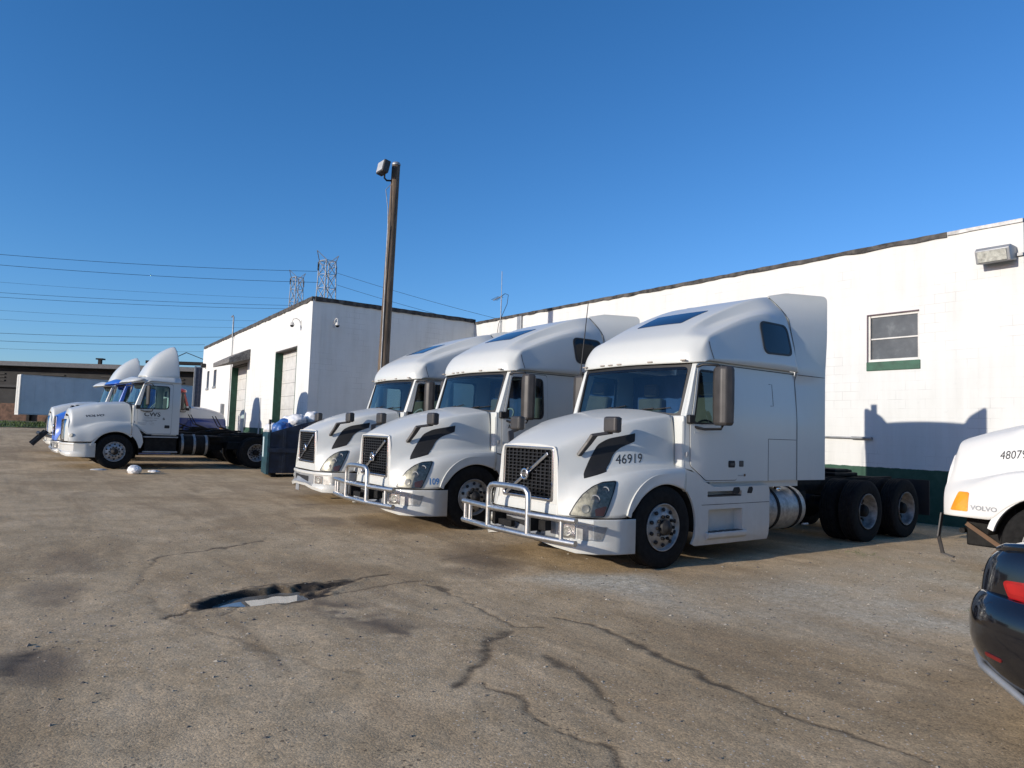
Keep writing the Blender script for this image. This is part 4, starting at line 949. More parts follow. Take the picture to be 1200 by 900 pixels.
def vnl(paintmat, label, group, loc, rz, sleeper=True, old=False, bumper=True, fairing=True, rimmat=None, cabmat=None):
    W = paintmat; root = empty('semi_truck', loc, rz); tag(root, label, 'truck', group)
    hm = sym_grid(HOOD2 if old else HOOD, colc=[(4,1,7,.8 if old else .9),(5,2,7,.55),(2,0,3,.25),(2,3,7,.6)], rowc=[(7,0,7,.9)]+([(1,0,4,.7)] if old else []), level=3)
    # trim the front edge into a face: the grid starts at the grille plane
    hb = bvh_of(hm); grid_obj('hood', hm, root, W, .03)
    hood = [o for o in kids(root) if o.name.startswith('hood')][0]
    if old: old_front(root, hood, hb, W)
    else:
        # front lower lip under the grille
        mb = MB(); mb.add([(x, y, z) for x, y, z in ((-.64,-1.268,.655),(.64,-1.268,.655),(.615,-1.256,.775),(-.615,-1.256,.775),(-.63,-1.17,.655),(.63,-1.17,.655),(.615,-1.17,.775),(-.615,-1.17,.775))], [(0,1,2,3),(7,6,5,4),(0,4,5,1),(3,2,6,7),(0,3,7,4),(1,5,6,2)])
        bev(mb.build('front_panel', W, hood), .006)
        # grille: surround, backing, mesh, diagonal bar, round badge
        g = empty('grille', (0,-1.247,1.12)); g.parent = root
        gy = lambda z: -.0 - (1.13-z)*.03
        outer = roundpoly([(-.535,-.325),(.535,-.325),(.525,.35),(-.525,.35)], .05); inner = roundpoly([(-.49,-.285),(.49,-.285),(.482,.312),(-.482,.312)], .035)
        sheet('surround_panel', roundpoly([(-.62,-.36),(.62,-.36),(.595,.24),(.545,.365),(-.545,.365),(-.595,.24)], [0,0,.1,.05,.05,.1]), lambda u, v: V((u, .004, v)), (0,-1,0), W, hood_at(g, hood), [roundpoly([(-.52,-.31),(.52,-.31),(.51,.335),(-.51,.335)], .04)], None, .02)
        o = sheet('surround', outer, lambda u, v: V((u, -.006-.0*v, v)), (0,-1,0), M['chrome'], g, [inner], None, .05); bev(o, .008)
        sheet('backing', roundpoly([(-.5,-.33),(.5,-.33),(.49,.33),(-.49,.33)], .03), lambda u, v: V((u, .07, v)), (0,-1,0), M['dark'], g, (), None, .01)
        mb = MB()
        n = 13
        for i in range(n): z = -.29 + .58*(i+.5)/n; mb.box(-.478,.478,.012,.045,z-.007,z+.007)
        n = 11
        for i in range(n): x = -.47 + .94*(i+.5)/n; mb.box(x-.010,x+.010,.016,.050,-.305,.305)
        mb.build('mesh', M['grille'], g)
        mb = MB(); mb.beam((-.44,-.012,-.285),(.42,-.012,.27),.012,.042); bev(mb.build('diagonal_bar', M['chrome'], g), .005)
        mb = MB(); c = V((-.01,-.02,-.01)); mb.lathe([(0,.075),(.02,.078),(.03,.07),(.03,.052),(.018,.048)], c, (0,-1,0), 28); mb.box(-.06,.04,-.052,-.045,-.028,.008)
        mb.beam(c+V((.04,-.02,.045)), c+V((.085,-.02,.09)), .012, .02); mb.build('badge', M['chrome'], g)
        mb = MB(); mb.lathe([(0,.05),(.017,.05),(.018,0)], c, (0,-1,0), 24); mb.build('badge_centre', M['ink'], g)
        text('lettering', 'VOLVO', .016, lambda u, v: V((-.045+u, -.0535, -.018+v)), (0,-1,0), M['ink'], g, bold=.03, step=None, xs=1.1)
        for s in (-1, 1):
            # headlight: outline in a diagonal view, laid on the fender
            D = V((-.64*s, .77, 0)).normalized(); U = V((.77*s, .64, 0)).normalized()
            HL = [(-.155,.672),(-.09,.80),(-.01,.915),(.10,1.01),(.21,1.065),(.37,1.085),(.345,.95),(.30,.80),(.255,.672),(.05,.665)]
            HL = roundpoly(HL, .03, 3)
            hlr = empty('headlight', (0,0,0)); hlr.parent = root
            fm = ray_map(hb, (0,0,0), U, (0,0,1), D, .010)
            sheet('lens', HL, ray_map(hb, (0,0,0), U, (0,0,1), D, .024), -D, M['lens'], hlr, (), .05, .0)
            sheet('reflector', HL, ray_map(hb, (0,0,0), U, (0,0,1), D, .006), -D, M['lensback'], hlr, (), .05, .003)
            rim_ = [(x*1.0, z) for x, z in HL]; big = [(.11+(x-.11)*1.045, .86+(z-.86)*1.045) for x, z in HL]; sm_ = [(.11+(x-.11)*.985, .86+(z-.86)*.985) for x, z in HL]
            sheet('bezel', big, ray_map(hb, (0,0,0), U, (0,0,1), D, .014), -D, M['seam'], hlr, [sm_], .06, .008)
            sheet('turn_signal', roundpoly([(.16,.68),(.25,.68),(.285,.80),(.15,.76)], .02), ray_map(hb, (0,0,0), U, (0,0,1), D, .0115), -D, simple('orange_reflector', (.42,.10,.04), .3), hlr, (), .05, .003)
            for (cu, cv, r) in ((.04,.755,.060),(.15,.87,.065),(.26,.98,.05)):
                p = fm(cu, cv); mb = MB(); mb.lathe([(-.02,r*.8),(.004,r*.9),(.006,r*.78),(-.0,r*.6),(.002,0)], p, -D, 20); mb.build('lamp', M['silver'], hlr)
            # side inlet
            Ds = (-s,0,0); side = lambda off: ray_map(hb, (0,0,0), (0,1,0), (0,0,1), Ds, off)
            IN = roundpoly([(-.99,1.105),(-.87,1.34),(-.75,1.52),(-.60,1.60),(-.22,1.68),(-.24,1.575),(-.46,1.49),(-.56,1.41),(-.62,1.29),(-.705,1.195)], [.0,.06,.06,.06,.01,.01,.06,.05,.05,.02], 3)
            sheet('side_inlet', IN, side(.006), (s,0,0), M['dark'], root, (), .05, .004)
            mb = MB()
            for k in range(7):
                t = k/6; a = V((0,-.93+.55*t,1.13+.42*math.sin(t*1.57))); 
            # hood mirror: bracket and head
            hmr = empty('hood_mirror', (0,0,0)); hmr.parent = root
            pts = [V((s*.70,-1.0,1.40)), V((s*.80,-.93,1.56)), V((s*.86,-.90,1.655)), V((s*.95,-.72,1.69))]
            mb = MB()
            ws_ = [.055,.075,.085,.09]; vs_ = []
            for p, w_ in zip(pts, ws_): vs_ += [p+V((0,-w_*.6,.0)), p+V((0,w_*.6,-.0)), p+V((s*.03,w_*.5,-.03)), p+V((s*.03,-w_*.5,-.03))]
            mb.add(vs_, [(i*4+j, i*4+(j+1)%4, i*4+4+(j+1)%4, i*4+4+j) for i in range(3) for j in range(4)] + [(0,1,2,3),(15,14,13,12)])
            bev(mb.build('bracket', M['grey'], hmr), .008)
            mb = MB(); c = V((s*.98,-.70,1.775)); mb.box(-.115,.115,-.06,.06,-.10,.10, M=Matrix.Translation(c)); bev(mb.build('shell', M['grey'], hmr), .035, 3)
            mb = MB(); mb.box(-.095,.095,.0602,.064,-.08,.085, M=Matrix.Translation(c)); mb.build('mirror_glass', M['chrome'], hmr)
    for s in (-1, 1):
        Ds = (-s,0,0)
        # hood edge seam over the bumper and wheel-arch lip
        arc = [(.0+.60*math.cos(t), .515+.60*math.sin(t)) for t in np.linspace(R(166), R(46), 22)]
        arc2 = [(.0+.665*math.cos(t), .515+.665*math.sin(t)) for t in np.linspace(R(46), R(165), 22)]
        sheet('wheel_arch', arc+arc2, lambda u, v: V((s*(1.205 + .012), u, v)) , (s,0,0), W, hood, (), .1, .05, bevel=.012)
        # seam strip between cowl and hood
        sheet('cowl_badge', rrect(.475,1.40,.505,1.46,.006,2), lambda u, v: V((s*1.17, u, v)), (s,0,0), M['silver'], root, (), None, .02)
    # ---------------------------------------------------------------- cab
    YB = 3.0 if sleeper else 1.75
    cab = empty('cab', (0,0,0)); cab.parent = root
    DW = roundpoly([(.755,2.565),(1.425,2.565),(1.425,1.85),(.60,1.835)], [.05,.09,.11,.05])
    def grow_poly(p, k):
        cx = sum(a for a, _ in p)/len(p); cz = sum(b for _, b in p)/len(p); return [(cx+(a-cx)*(1+k), cz+(b-cz)*(1+k)) for a, b in p]
    for s in (-1, 1):
        fm = lambda u, v: V((s*cabx(u, v), u, v))
        sideo = [(.44,1.25),(.60,1.22),(.85,1.06),(YB,1.06),(YB,2.70),(.80,2.70),(.70,2.62),(.50,1.95),(.44,1.85)]
        sheet('side_panel', sideo, fm, (s,0,0), W, cab, [grow_poly(DW, .02)], .15, .05)
        # door on top of the side panel, with its own shut line
        d_out = roundpoly([(.555,1.83),(.735,2.635),(1.52,2.635),(1.52,1.085),(.86,1.085),(.57,1.28)], [.03,.06,.06,.04,.04,.03])
        dr = empty('door', (0,0,0)); dr.parent = root
        sheet('shut_line', grow_poly(d_out, .012), lambda u, v: V((s*(cabx(u,v)+.003), u, v)), (s,0,0), M['seam'], dr, [grow_poly(DW, .03)], .15, .003)
        sheet('skin', d_out, lambda u, v: V((s*(cabx(u,v)+.009), u, v)), (s,0,0), W, dr, [DW], .1, .008, bevel=.003)
        sheet('window_seal', grow_poly(DW, .018), lambda u, v: V((s*(cabx(u,v)+.013), u, v)), (s,0,0), M['black'], dr, [grow_poly(DW, -.05)], .15, .03)
        sheet('window', grow_poly(DW, -.03), lambda u, v: V((s*(cabx(u,v)-.004), u, v)), (s,0,0), M['win'], dr, (), None, 0)
        sheet('handle', rrect(1.33,1.255,1.475,1.35,.02,3), lambda u, v: V((s*(cabx(u,v)+.013), u, v)), (s,0,0), M['dark'], dr, (), None, .01)
        mb = MB(); mb.box(s*1.175 if s>0 else -1.20, s*1.20 if s>0 else -1.175, 1.35, 1.455, 1.285, 1.315); mb.build('grab', M['grey'], dr)
        mb = MB(); pf = V((s*(cabx(1.0,1.75)+.014),0,0))
        sheet('panel_crease', ribbon_pts([(.62,1.72),(1.5,1.74)], .012), lambda u, v: V((s*(cabx(u,v)+.013), u, v)), (s,0,0), W, dr, (), .2, .004)
        if sleeper:
            sf = lambda off: (lambda u, v: V((s*(cabx(u,v)+off), u, v)))
            sheet('vent', rrect(1.585,1.265,1.675,1.35,.015,3), sf(.008), (s,0,0), M['grey'], cab, (), None, .01)
            sheet('model_strip', rrect(1.56,1.135,1.68,1.15,.003,1), sf(.004), (s,0,0), M['silver'], cab, (), None, .003)
            sheet('model_strip', rrect(1.69,1.13,1.73,1.165,.01,2), sf(.004), (s,0,0), M['brown'], cab, (), None, .003)
            for pl in ([(2.27,1.665),(2.98,1.665)], [(2.27,1.06),(2.27,1.665)], [(2.32,2.47),(2.40,2.47),(2.40,2.15),(2.33,2.15)]):
                sheet('panel_seam', ribbon_pts(pl, .008), sf(.002), (s,0,0), M['seam'], cab, (), .25, .002)
            sheet('panel_seam', ribbon_pts([(1.0,2.665),(2.98,2.665)], .012), sf(.004), (s,0,0), M['seam'], cab, (), .25, .004)
    # back wall, floor, firewall, cowl
    bw = [(-1.12,1.06),(1.12,1.06),(1.10,2.66)]+([(1.06,3.45),(.76,3.84),(-.76,3.84),(-1.06,3.45)] if sleeper else [])+[(-1.10,2.66)]
    mb = MB(); mb.prism(bw, lambda u, v: V((u, YB-.09, v)), lambda u, v: V((u, YB-.13, v))); mb.build('back_wall', W, cab)
    mb = MB(); mb.box(-1.10,1.10,.6,YB-.05,1.06,1.10); mb.box(-1.05,1.05,.56,.59,1.10,1.9); mb.build('floor', M['interior'], cab)
    mb = MB(); n = 14
    top = [(u*1.06, .34+.14*u*u, 1.965-.05*u*u) for u in np.linspace(-1,1,n)]; bk = [(u*1.10, .52+.06*u*u, 1.99-.05*u*u) for u in np.linspace(-1,1,n)]; lo = [(x, y, 1.25) for x, y, z in top]
    mb.add(top+bk+lo, [(i, i+1, n+i+1, n+i) for i in range(n-1)] + [(2*n+i, 2*n+i+1, i+1, i) for i in range(n-1)], 0, False)
    co_ = mb.build('cowl', W, cab); thicken(co_, .02)
    for s in (-1, 1):
        mb = MB(); mb.box(min(s*.93,s*1.125), max(s*.93,s*1.125), .445, .50, 1.20, 1.935); bev(mb.build('cowl_side', W, cab), .02)
    # windshield
    def wsf(u, v, off=0): # u -1..1, v 0..1
        x = u*(1.04 + .02*v); y = (.40+.11*u*u)*(1-v) + (.60+.11*u*u)*v; z = (1.97-.05*u*u)*(1-v) + 2.655*v
        return V((x, y-off, z+off*.35))
    wr = empty('windshield', (0,0,0)); wr.parent = root
    WSP = roundpoly([(-.945,.03),(.945,.03),(.93,.985),(-.93,.985)], .09)
    sheet('pane', WSP, lambda u, v: wsf(u, v, .0), (0,-1,.3), M['ws'], wr, (), .14, 0)
    sheet('seal', roundpoly([(-1.0,-.02),(1.0,-.02),(.985,1.02),(-.985,1.02)], .08), lambda u, v: wsf(u, v, .012), (0,-1,.3), M['black'], wr, [roundpoly([(-.955,.04),(.955,.04),(.95,.93),(-.95,.93)], .09)], .14, .02)
    sheet('sun_band', roundpoly([(-.92,.88),(.92,.88),(.92,1.0),(-.92,1.0)], .02), lambda u, v: wsf(u, v, .006), (0,-1,.3), M['darkglass'], wr, (), .14, .004)
    for s in (-1, 1):
        mb = MB(); a = [V((s*x, y, z)) for x, y, z in ((1.045,.47,1.93),(1.125,.53,1.93),(1.13,.60,1.93),(1.0,.62,1.93))]; c = [V((s*x, y, z)) for x, y, z in ((1.045,.70,2.67),(1.10,.74,2.67),(1.10,.80,2.67),(1.0,.85,2.67))]
        mb.add(a+c, [(0,1,2,3),(7,6,5,4)]+[(i,(i+1)%4,4+(i+1)%4,4+i) for i in range(4)]); bev(mb.build('pillar', W, cab), .015)
        mb = MB(); mb.box(-.0, .0, 0,0,0,0)
    for (ux, uy, L) in ((-.45,.03,.55),(.28,.03,.55)):
        mb = MB(); a = wsf(ux, .0, .03); c = wsf(ux+L*.55, .10, .028); mb.tube([a, a.lerp(c,.5)+V((0,-.02,.01)), c], .010, 6); mb.tube([wsf(ux+.05,.04,.02), wsf(ux+L*1.0,.14,.02)], .008, 6); mb.build('wiper', M['black'], root)
    # door mirrors
    for s in (-1, 1):
        mr = empty('door_mirror', (0,0,0)); mr.parent = root
        Mx = Matrix.Translation((s*1.40, .93, 2.22)) @ Matrix.Rotation(s*R(-12), 4, 'Z')
        prof = [(-.15,-.03),(-.13,-.09),(-.05,-.13),(.07,-.13),(.13,-.08),(.145,.0),(.14,.055),(-.14,.055)]
        mb = MB(); vs_ = []; 
        for z, k in ((-.40,.80),(-.36,.96),(-.1,1.0),(.2,1.0),(.345,.97),(.385,.82)): vs_ += [Mx @ V((p[0]*k, p[1]*k, z)) for p in prof]
        nn = 8; mb.add(vs_, [(i*nn+j, i*nn+(j+1)%nn, i*nn+nn+(j+1)%nn, i*nn+nn+j) for i in range(5) for j in range(nn)] + [tuple(range(nn)), tuple(range(5*nn, 6*nn))[::-1]])
        bev(mb.build('shell', M['grey'], mr), .018, 3)
        mb = MB(); mb.box(-.12,.12,.056,.060,-.33,.33, M=Mx); mb.build('mirror_glass', M['chrome'], mr)
        mb = MB(); mb.tube([(s*1.09,.72,2.60),(s*1.20,.74,2.63),(s*1.34,.86,2.625),(s*1.38,.92,2.56)], .018, 8); mb.build('arm', M['black'], mr); mb = MB(); mb.tube([(s*1.13,.62,1.80),(s*1.24,.72,1.765),(s*1.36,.92,1.775),(s*1.38,.94,1.84)], .018, 8); mb.build('arm', M['black'], mr)
        mb = MB(); mb.box(s*1.15-.035, s*1.15+.035, .50, .62, 1.83, 1.95); bev(mb.build('mount', M['black'], mr), .02)
    # interior
    inn = empty('interior', (0,0,0)); inn.parent = root
    mb = MB(); mb.box(-1.03,1.03,.60,.98,1.45,1.86); bev(mb.build('dashboard', M['dash'], inn), .05)
    for sx in (-.55, .55):
        mb = MB(); mb.box(sx-.25,sx+.25,1.15,1.62,1.45,1.60); mb.box(sx-.24,sx+.24,1.58,1.72,1.58,2.25); mb.box(sx-.14,sx+.14,1.60,1.70,2.28,2.48); bev(mb.build('seat', M['seat'], inn), .04)
    mb = MB(); pts = [V((.55+.22*math.cos(t), 1.02+.12*math.sin(t), 1.86+.17*math.sin(t))) for t in np.linspace(0, 6.283, 25)]; mb.tube(pts, .016, 6, cap=False); mb.tube([(.55,.85,1.72),(.55,1.02,1.86)], .03, 6); mb.beam((.34,1.02,1.86),(.76,1.02,1.86),.03,.02); mb.build('steering_wheel', simple('wheel_trim', (.25,.25,.26), .5), inn)
    if sleeper:
        def cur(name, x0, x1, y, mat, zb=1.12):
            mb = MB(); n = 36; vs_ = [(x0+(x1-x0)*i/n, y+.025*math.sin(i*1.3), z) for z in (zb, 2.62) for i in range(n+1)]
            mb.add(vs_, [(i, i+1, n+2+i, n+1+i) for i in range(n)], 0, True); thicken(mb.build(name, mat, inn), .004)
        cur('curtain', -1.04, 1.06, 1.74, M['curtain2'])
    # ---------------------------------------------------------------- roof
    if sleeper:
        rm = sym_grid(ROOF, colc=[(4,1,6,.9),(2,2,7,.8),(3,3,6,.85)], rowc=[(7,0,5,1),(0,0,5,.8),(2,0,4,.35)], level=3); rb = bvh_of(rm)
        rf = grid_obj('roof_fairing', rm, root, W, .03)
        tp = lambda off: ray_map(rb, (0,0,0), (1,0,0), (0,1,0), (0,0,-1), off)
        sheet('roof_window', roundpoly([(-.44,1.17),(.44,1.17),(.50,1.72),(-.50,1.72)], [.03,.03,.03,.03]), tp(.006), (0,0,1), M['sunglass'], root, (), .15, .006)
        for s in (-1, 1):
            sd_ = lambda off: ray_map(rb, (0,0,0), (0,1,0), (0,0,1), (-s,0,0), off)
            UW = roundpoly([(2.10,3.40),(2.80,3.40),(2.88,2.93),(2.16,2.91)], .12)
            uw = empty('upper_window', (0,0,0)); uw.parent = root
            sheet('seal', UW, sd_(.012), (s,0,0), M['black'], uw, [grow_poly(UW, -.11)], .15, .01)
            sheet('glass', grow_poly(UW, -.10), sd_(.008), (s,0,0), M['darkglass'], uw, (), .15, .006)
            sheet('seam', ribbon_pts([(.97,2.72),(.93,2.85),(.91,2.96)], .010), sd_(.006), (s,0,0), M['seam'], rf, (), .1, .002)
            # side extender: starts on the slanted seam, flares to full width at the rear
            def ext(u, v, s=s):
                zz = v; y0 = 3.0 - .10*sstep(2.66, 3.6, zz) - .13*sstep(3.5, 3.88, zz); y = y0 + u*(3.72-y0)
                xin = float(np.interp(zz, [1.06,1.9,2.3,2.6,2.67,3.1,3.5,3.66,3.78,3.885], [1.172,1.172,1.148,1.118,1.17,1.14,1.083,.995,.905,.80]))
                xo = 1.205 + .03*sstep(2.6,3.4,zz)
                return V((s*(xin + (xo-xin)*u), y, zz))
            sheet('side_extender', roundpoly([(0,1.06),(1,1.06),(1,3.96),(.3,3.965),(.0,3.90)], [0,0,.10,.05,0], 6), ext, (s,0,0), W, root, (), .08, .03)
            sheet('extender_seam', [(0,1.06),(.012,1.06),(.012,3.87),(0,3.87)], lambda u, v: ext(u, v)+V((s*.003,-.008,0)), (s,0,0), M['seam'], root, (), .08, .002)
            sheet('extender_seam', [(.02,2.655),(.98,2.655),(.98,2.663),(.02,2.663)], lambda u, v: ext(u, v)+V((s*.003,0,0)), (s,0,0), M['seam'], root, (), .1, .002)
        for x in (-.98,-.55,-.37,-.18,.42,.98):
            p = V((x, .535+.05*x*x, 2.70)); mb = MB(); mb.box(x-.045,x+.045,p.y-.012,p.y+.03,2.68,2.70); bev(mb.build('marker_light', simple('dull_marker_lens', (.35,.30,.25), .4), root), .008)
        mb = MB(); mb.tube([(-1.02,3.62,1.2),(-1.02,3.62,3.9),(-1.02,3.66,4.05)], .07, 14); mb.build('exhaust_stack', M['chrome'], root)
    else:
        mb = MB()
        R2 = [[(0,.54,2.665),(.45,.56,2.66),(.85,.60,2.655),(1.05,.68,2.665),(1.16,.80,2.68)],[(0,.50,2.80),(.45,.52,2.80),(.85,.56,2.79),(1.06,.68,2.78),(1.17,.86,2.72)],[(0,.8,2.90),(.45,.8,2.895),(.85,.82,2.875),(1.05,.85,2.82),(1.17,.95,2.72)],[(0,1.75,2.92),(.45,1.75,2.915),(.85,1.75,2.89),(1.05,1.75,2.82),(1.16,1.75,2.69)]]
        grid_obj('roof', sym_grid(R2, level=2), root, W, .03)
    if bumper:
        # ---------------------------------------------------------------- bumper
        bp = empty('bumper', (0,0,0)); bp.parent = root
        PL = [(-1.215,-.50),(-1.17,-.79),(-1.06,-1.05),(-.90,-1.17),(-.66,-1.285),(-.3,-1.32),(0,-1.33),(.3,-1.32),(.66,-1.285),(.90,-1.17),(1.06,-1.05),(1.17,-.79),(1.215,-.50)]
        rows = [(0,.640),(.012,.625),(.012,.585),(-.008,.565),(-.008,.40),(.02,.375),(.045,.30),(.03,.235),(-.03,.225)]
        mb = MB(); vs_ = []; n = len(PL)
        for off, z in rows:
            for i, (x, y) in enumerate(PL):
                a = V(PL[max(i-1,0)]); c = V(PL[min(i+1,n-1)]); d = (c-a).normalized(); nn = V((d.y,-d.x)); lift = .05*sstep(.55,1.2,abs(x))*(1 if z < .45 else 0)*.6
                fo = off*(1-sstep(.9,1.15,abs(x))) + (.0 if off > -.0 else 0)*1
                zz = z + (.10*(1-sstep(.35,.95,abs(x))) if z < .32 else 0)
                vs_.append((x+nn.x*fo, y+nn.y*fo, zz))
        mb.add(vs_, [(r*n+i, r*n+i+1, (r+1)*n+i+1, (r+1)*n+i) for r in range(len(rows)-1) for i in range(n-1)], 0, True)
        me_ = mb.mesh('skin'); s_ = sum((p.normal*p.area for p in me_.polygons), V())
        if s_.y > 0: me_.flip_normals()
        me_.set_sharp_from_angle(angle=R(28)); bo = link('skin', me_, bp, W); thicken(bo, .02); bb = bvh_of(me_)
        if old: bp.location.z = .12
        if not old:
            fr_ = lambda off: ray_map(bb, (0,0,0), (1,0,0), (0,0,1), (0,1,0), off)
            sheet('trim', roundpoly([(-.64,.385),(.64,.385),(.64,.575),(-.64,.575)], .02), fr_(.006), (0,-1,0), M['silver'], bp, (), .1, .006)
            sheet('air_opening', roundpoly([(-.48,.415),(.40,.415),(.40,.545),(-.48,.545)], .02), fr_(.010), (0,-1,0), M['dark'], bp, (), .1, .004)
            for s in (-1, 1):
                D = V((-.6*s,.8,0)).normalized(); U = V((.8*s,.6,0)).normalized(); dm = lambda off: ray_map(bb, (0,0,0), U, (0,0,1), D, off)
                sheet('fog_lamp_panel', roundpoly([(-.21,.40),(.0,.40),(.0,.56),(-.21,.56)], .02), dm(.012), -D, M['chrome'], bp, (), .05, .006)
                sheet('polished_panel', roundpoly([(.02,.40),(.31,.385),(.375,.555),(.02,.56)], .02), dm(.006), -D, M['alu'], bp, (), .05, .006)
                c = dm(.02)(-.10,.48); mb = MB(); mb.lathe([(-.03,.055),(.004,.058),(.006,.05),(-.01,.035),(-.0,0)], c, -D, 18); mb.build('fog_lamp', M['lensback'], bp)
    # ---------------------------------------------------------------- chassis side fairings with steps
    for s in (-1, 1):
        if fairing:
            fa = empty('side_fairing', (0,0,0)); fa.parent = root
            arcp = [(.625*math.cos(t), .515+.625*math.sin(t)) for t in np.linspace(R(46), R(-24), 16)]
            out = [(.42,1.235)] + [p for p in arcp if p[0] > .40] + [(.64,.235),(2.25,.235),(2.27,.45),(2.27,.93),(2.24,1.00),(1.0,1.00),(.78,1.075),(.60,1.19)]
            rec = roundpoly([(.88,.375),(1.62,.375),(1.62,.70),(.88,.70)], .02); rec2 = roundpoly([(.86,.865),(1.60,.865),(1.60,.94),(.86,.94)], .01)
            xo = lambda u, v: 1.205 - .03*sstep(.35,.2,v) - .01*sstep(1.6,2.2,u)
            sheet('panel', out, lambda u, v: V((s*xo(u,v), u, v)), (s,0,0), W, fa, [rec, rec2], .15, .03, bevel=.004)
            for (a, b_, z0, z1, dp) in ((.87,1.63,.365,.71,.10),(.85,1.61,.855,.95,.12)):
                mb = MB(); X0, X1 = 1.176-dp, 1.176
                vs_ = [(s*X0,a+.03,z0+.01),(s*X0,b_-.03,z0+.01),(s*X0,b_-.03,z1-.03),(s*X0,a+.03,z1-.03),(s*X1,a,z0),(s*X1,b_,z0),(s*X1,b_,z1),(s*X1,a,z1)]
                mb.add(vs_, [(0,1,2,3),(0,4,5,1),(1,5,6,2),(2,6,7,3),(3,7,4,0)]); mb.build('recess', W, fa)
            mb = MB(); mb.add([(s*x, y, z) for y in (.83,1.68) for x, z in ((1.12,.40),(1.245,.40),(1.25,.375),(1.245,.335),(1.205,.30),(1.12,.31))], [(0,1,2,3,4,5),(11,10,9,8,7,6)]+[(i,(i+1)%6,6+(i+1)%6,6+i) for i in range(6)]); bev(mb.build('step', M['silver'] if False else W, fa), .008)
            mb = MB()
            for k in range(5): mb.box(min(s*1.13,s*1.235), max(s*1.13,s*1.235), .90+k*.15, 1.0+k*.15, .4005, .406)
            mb.build('step_tread', M['grey'], fa)
            mb = MB(); mb.box(min(s*1.09,s*1.2),max(s*1.09,s*1.2),.87,1.59,.866,.882); mb.build('upper_step', M['grey'], fa)
            sheet('panel_seam', ribbon_pts([(.74,.765),(2.26,.765)], .007), lambda u, v: V((s*(xo(u,v)+.002), u, v)), (s,0,0), M['seam'], fa, (), .3, .002)
            for a, b_ in ((1.38,1.56),(1.72,1.86)):
                sheet('hand_hole', roundpoly([(a,.90),(b_-.03,.895),(b_,.955),(b_-.02,.99),(a+.04,.985)], .02), lambda u, v: V((s*(xo(u,v)+.004), u, v)), (s,0,0), M['dark'], fa, (), None, .004)
        else: old_side(root, s, W)
        # under-cab skirt
        mb = MB(); mb.box(min(s*1.0,s*1.12),max(s*1.0,s*1.12),1.0,3.1 if sleeper else 1.7,.97,1.059); mb.build('sill', W if True else M['grey'], root)
        # tank
        if sleeper:
            tk = empty('fuel_tank', (s*.85, 2.28, .63)); tk.parent = root
            mb = MB(); mb.lathe([(0,0),(.0,.30),(.02,.325),(.05,.33),(.93,.33),(.965,.322),(.98,.30),(.985,0)], (0,0,0), (0,1,0), 48); mb.build('body', M['alu'], tk)
            mb = MB()
            for yy in (.22,.78):
                mb = MB(); mb.lathe([(0,.331),(0,.340),(.06,.340),(.06,.331)], (0,yy,0), (0,1,0), 40, 0, False); mb.build('strap', M['frame'], tk)
            mb = MB(); mb.lathe([(0,.05),(.05,.05),(.06,.03),(.06,0)], (s*.16,.45,.28), (s*.4,0,.9), 16); mb.build('cap', M['chrome'], tk)
            mb = MB(); mb.tube([(s*.26,.98,-.25),(s*.26,1.12,-.25)], .018, 8); mb.build('fitting', M['galv'], tk)
    # ---------------------------------------------------------------- chassis
    LR = 7.4 if sleeper else 5.6
    mb = MB()
    for s in (-1, 1): mb.box(s*.43-.045, s*.43+.045, -.9, LR, .82, 1.02)
    for y in (-.8, .8, 2.1, 3.4, 4.4, 5.7, LR-.1): mb.box(-.38,.38,y-.05,y+.05,.84,1.0)
    mb.build('frame_rail', M['frame'], root)
    mb = MB(); mb.box(-.42,.42,-.7,1.9,.45,.9); mb.box(-.9,.9,-.06,.06,.42,.55); mb.box(-.35,.35,1.9,3.3,.55,.82); mb.box(-.9,.9,.46,.62,.30,1.0); bev(mb.build('engine_block', M['frame'], root), .03)
    axs = (5.05, 6.40) if sleeper else (4.2,)
    mb = MB()
    for y in axs: mb.tube([(-.95,y,.515),(-.35,y,.515),(-.2,y,.515),(.2,y,.515),(.35,y,.515),(.95,y,.515)], [.09,.09,.2,.2,.09,.09], 14)
    for s in (-1,1): mb.box(s*.5-.04,s*.5+.04,axs[0]-.5,axs[-1]+.5,.62,.72)
    mb.build('rear_axle', M['frame'], root)
    mb = MB(); yc = sum(axs)/len(axs); mb.box(-.5,.5,yc-.45,yc+.35,1.05,1.11); mb.box(-.18,.18,yc+.1,yc+.75,1.08,1.14); mb.box(-.42,.42,yc-.3,yc+.2,1.11,1.17); bev(mb.build('fifth_wheel', M['frame'], root), .02)
    mb = MB(); mb.box(-.8,.8,3.6,4.3,.95,1.04) if sleeper else mb.box(-.7,.7,2.1,3.2,.98,1.03); mb.build('deck_plate', M['frame'], root)
    for s in (-1, 1):
        wheel_front(root, s*1.215, 0, s=s, rimmat=rimmat)
        for y in axs: wheel_dual(root, s*1.215, y, s=s, rimmat=rimmat)
        mb = MB(); mb.box(min(s*.6,s*1.2), max(s*.6,s*1.2), LR-.08, LR-.06, .35, 1.0); mb.build('mud_flap', M['black'], root)
        mb = MB(); mb.box(s*.55-.2, s*.55+.2, 3.35, 3.95, .60, .85); bev(mb.build('battery_box', M['frame'], root), .02)
        mb = MB(); mb.tube([(s*.2,3.05,1.7),(s*.22,3.25,1.35),(s*.15,3.8,1.15),(s*.1,4.4,1.12)], .018, 6); mb.build('air_hose', M['black'], root)
        # dark inner wheel housing under the fender
        mb = MB(); n = 14; vs_ = [(s*x, .66*math.cos(t), .515+.60*math.sin(t)) for x in (.55, 1.19) for t in np.linspace(R(-10), R(172), n)]
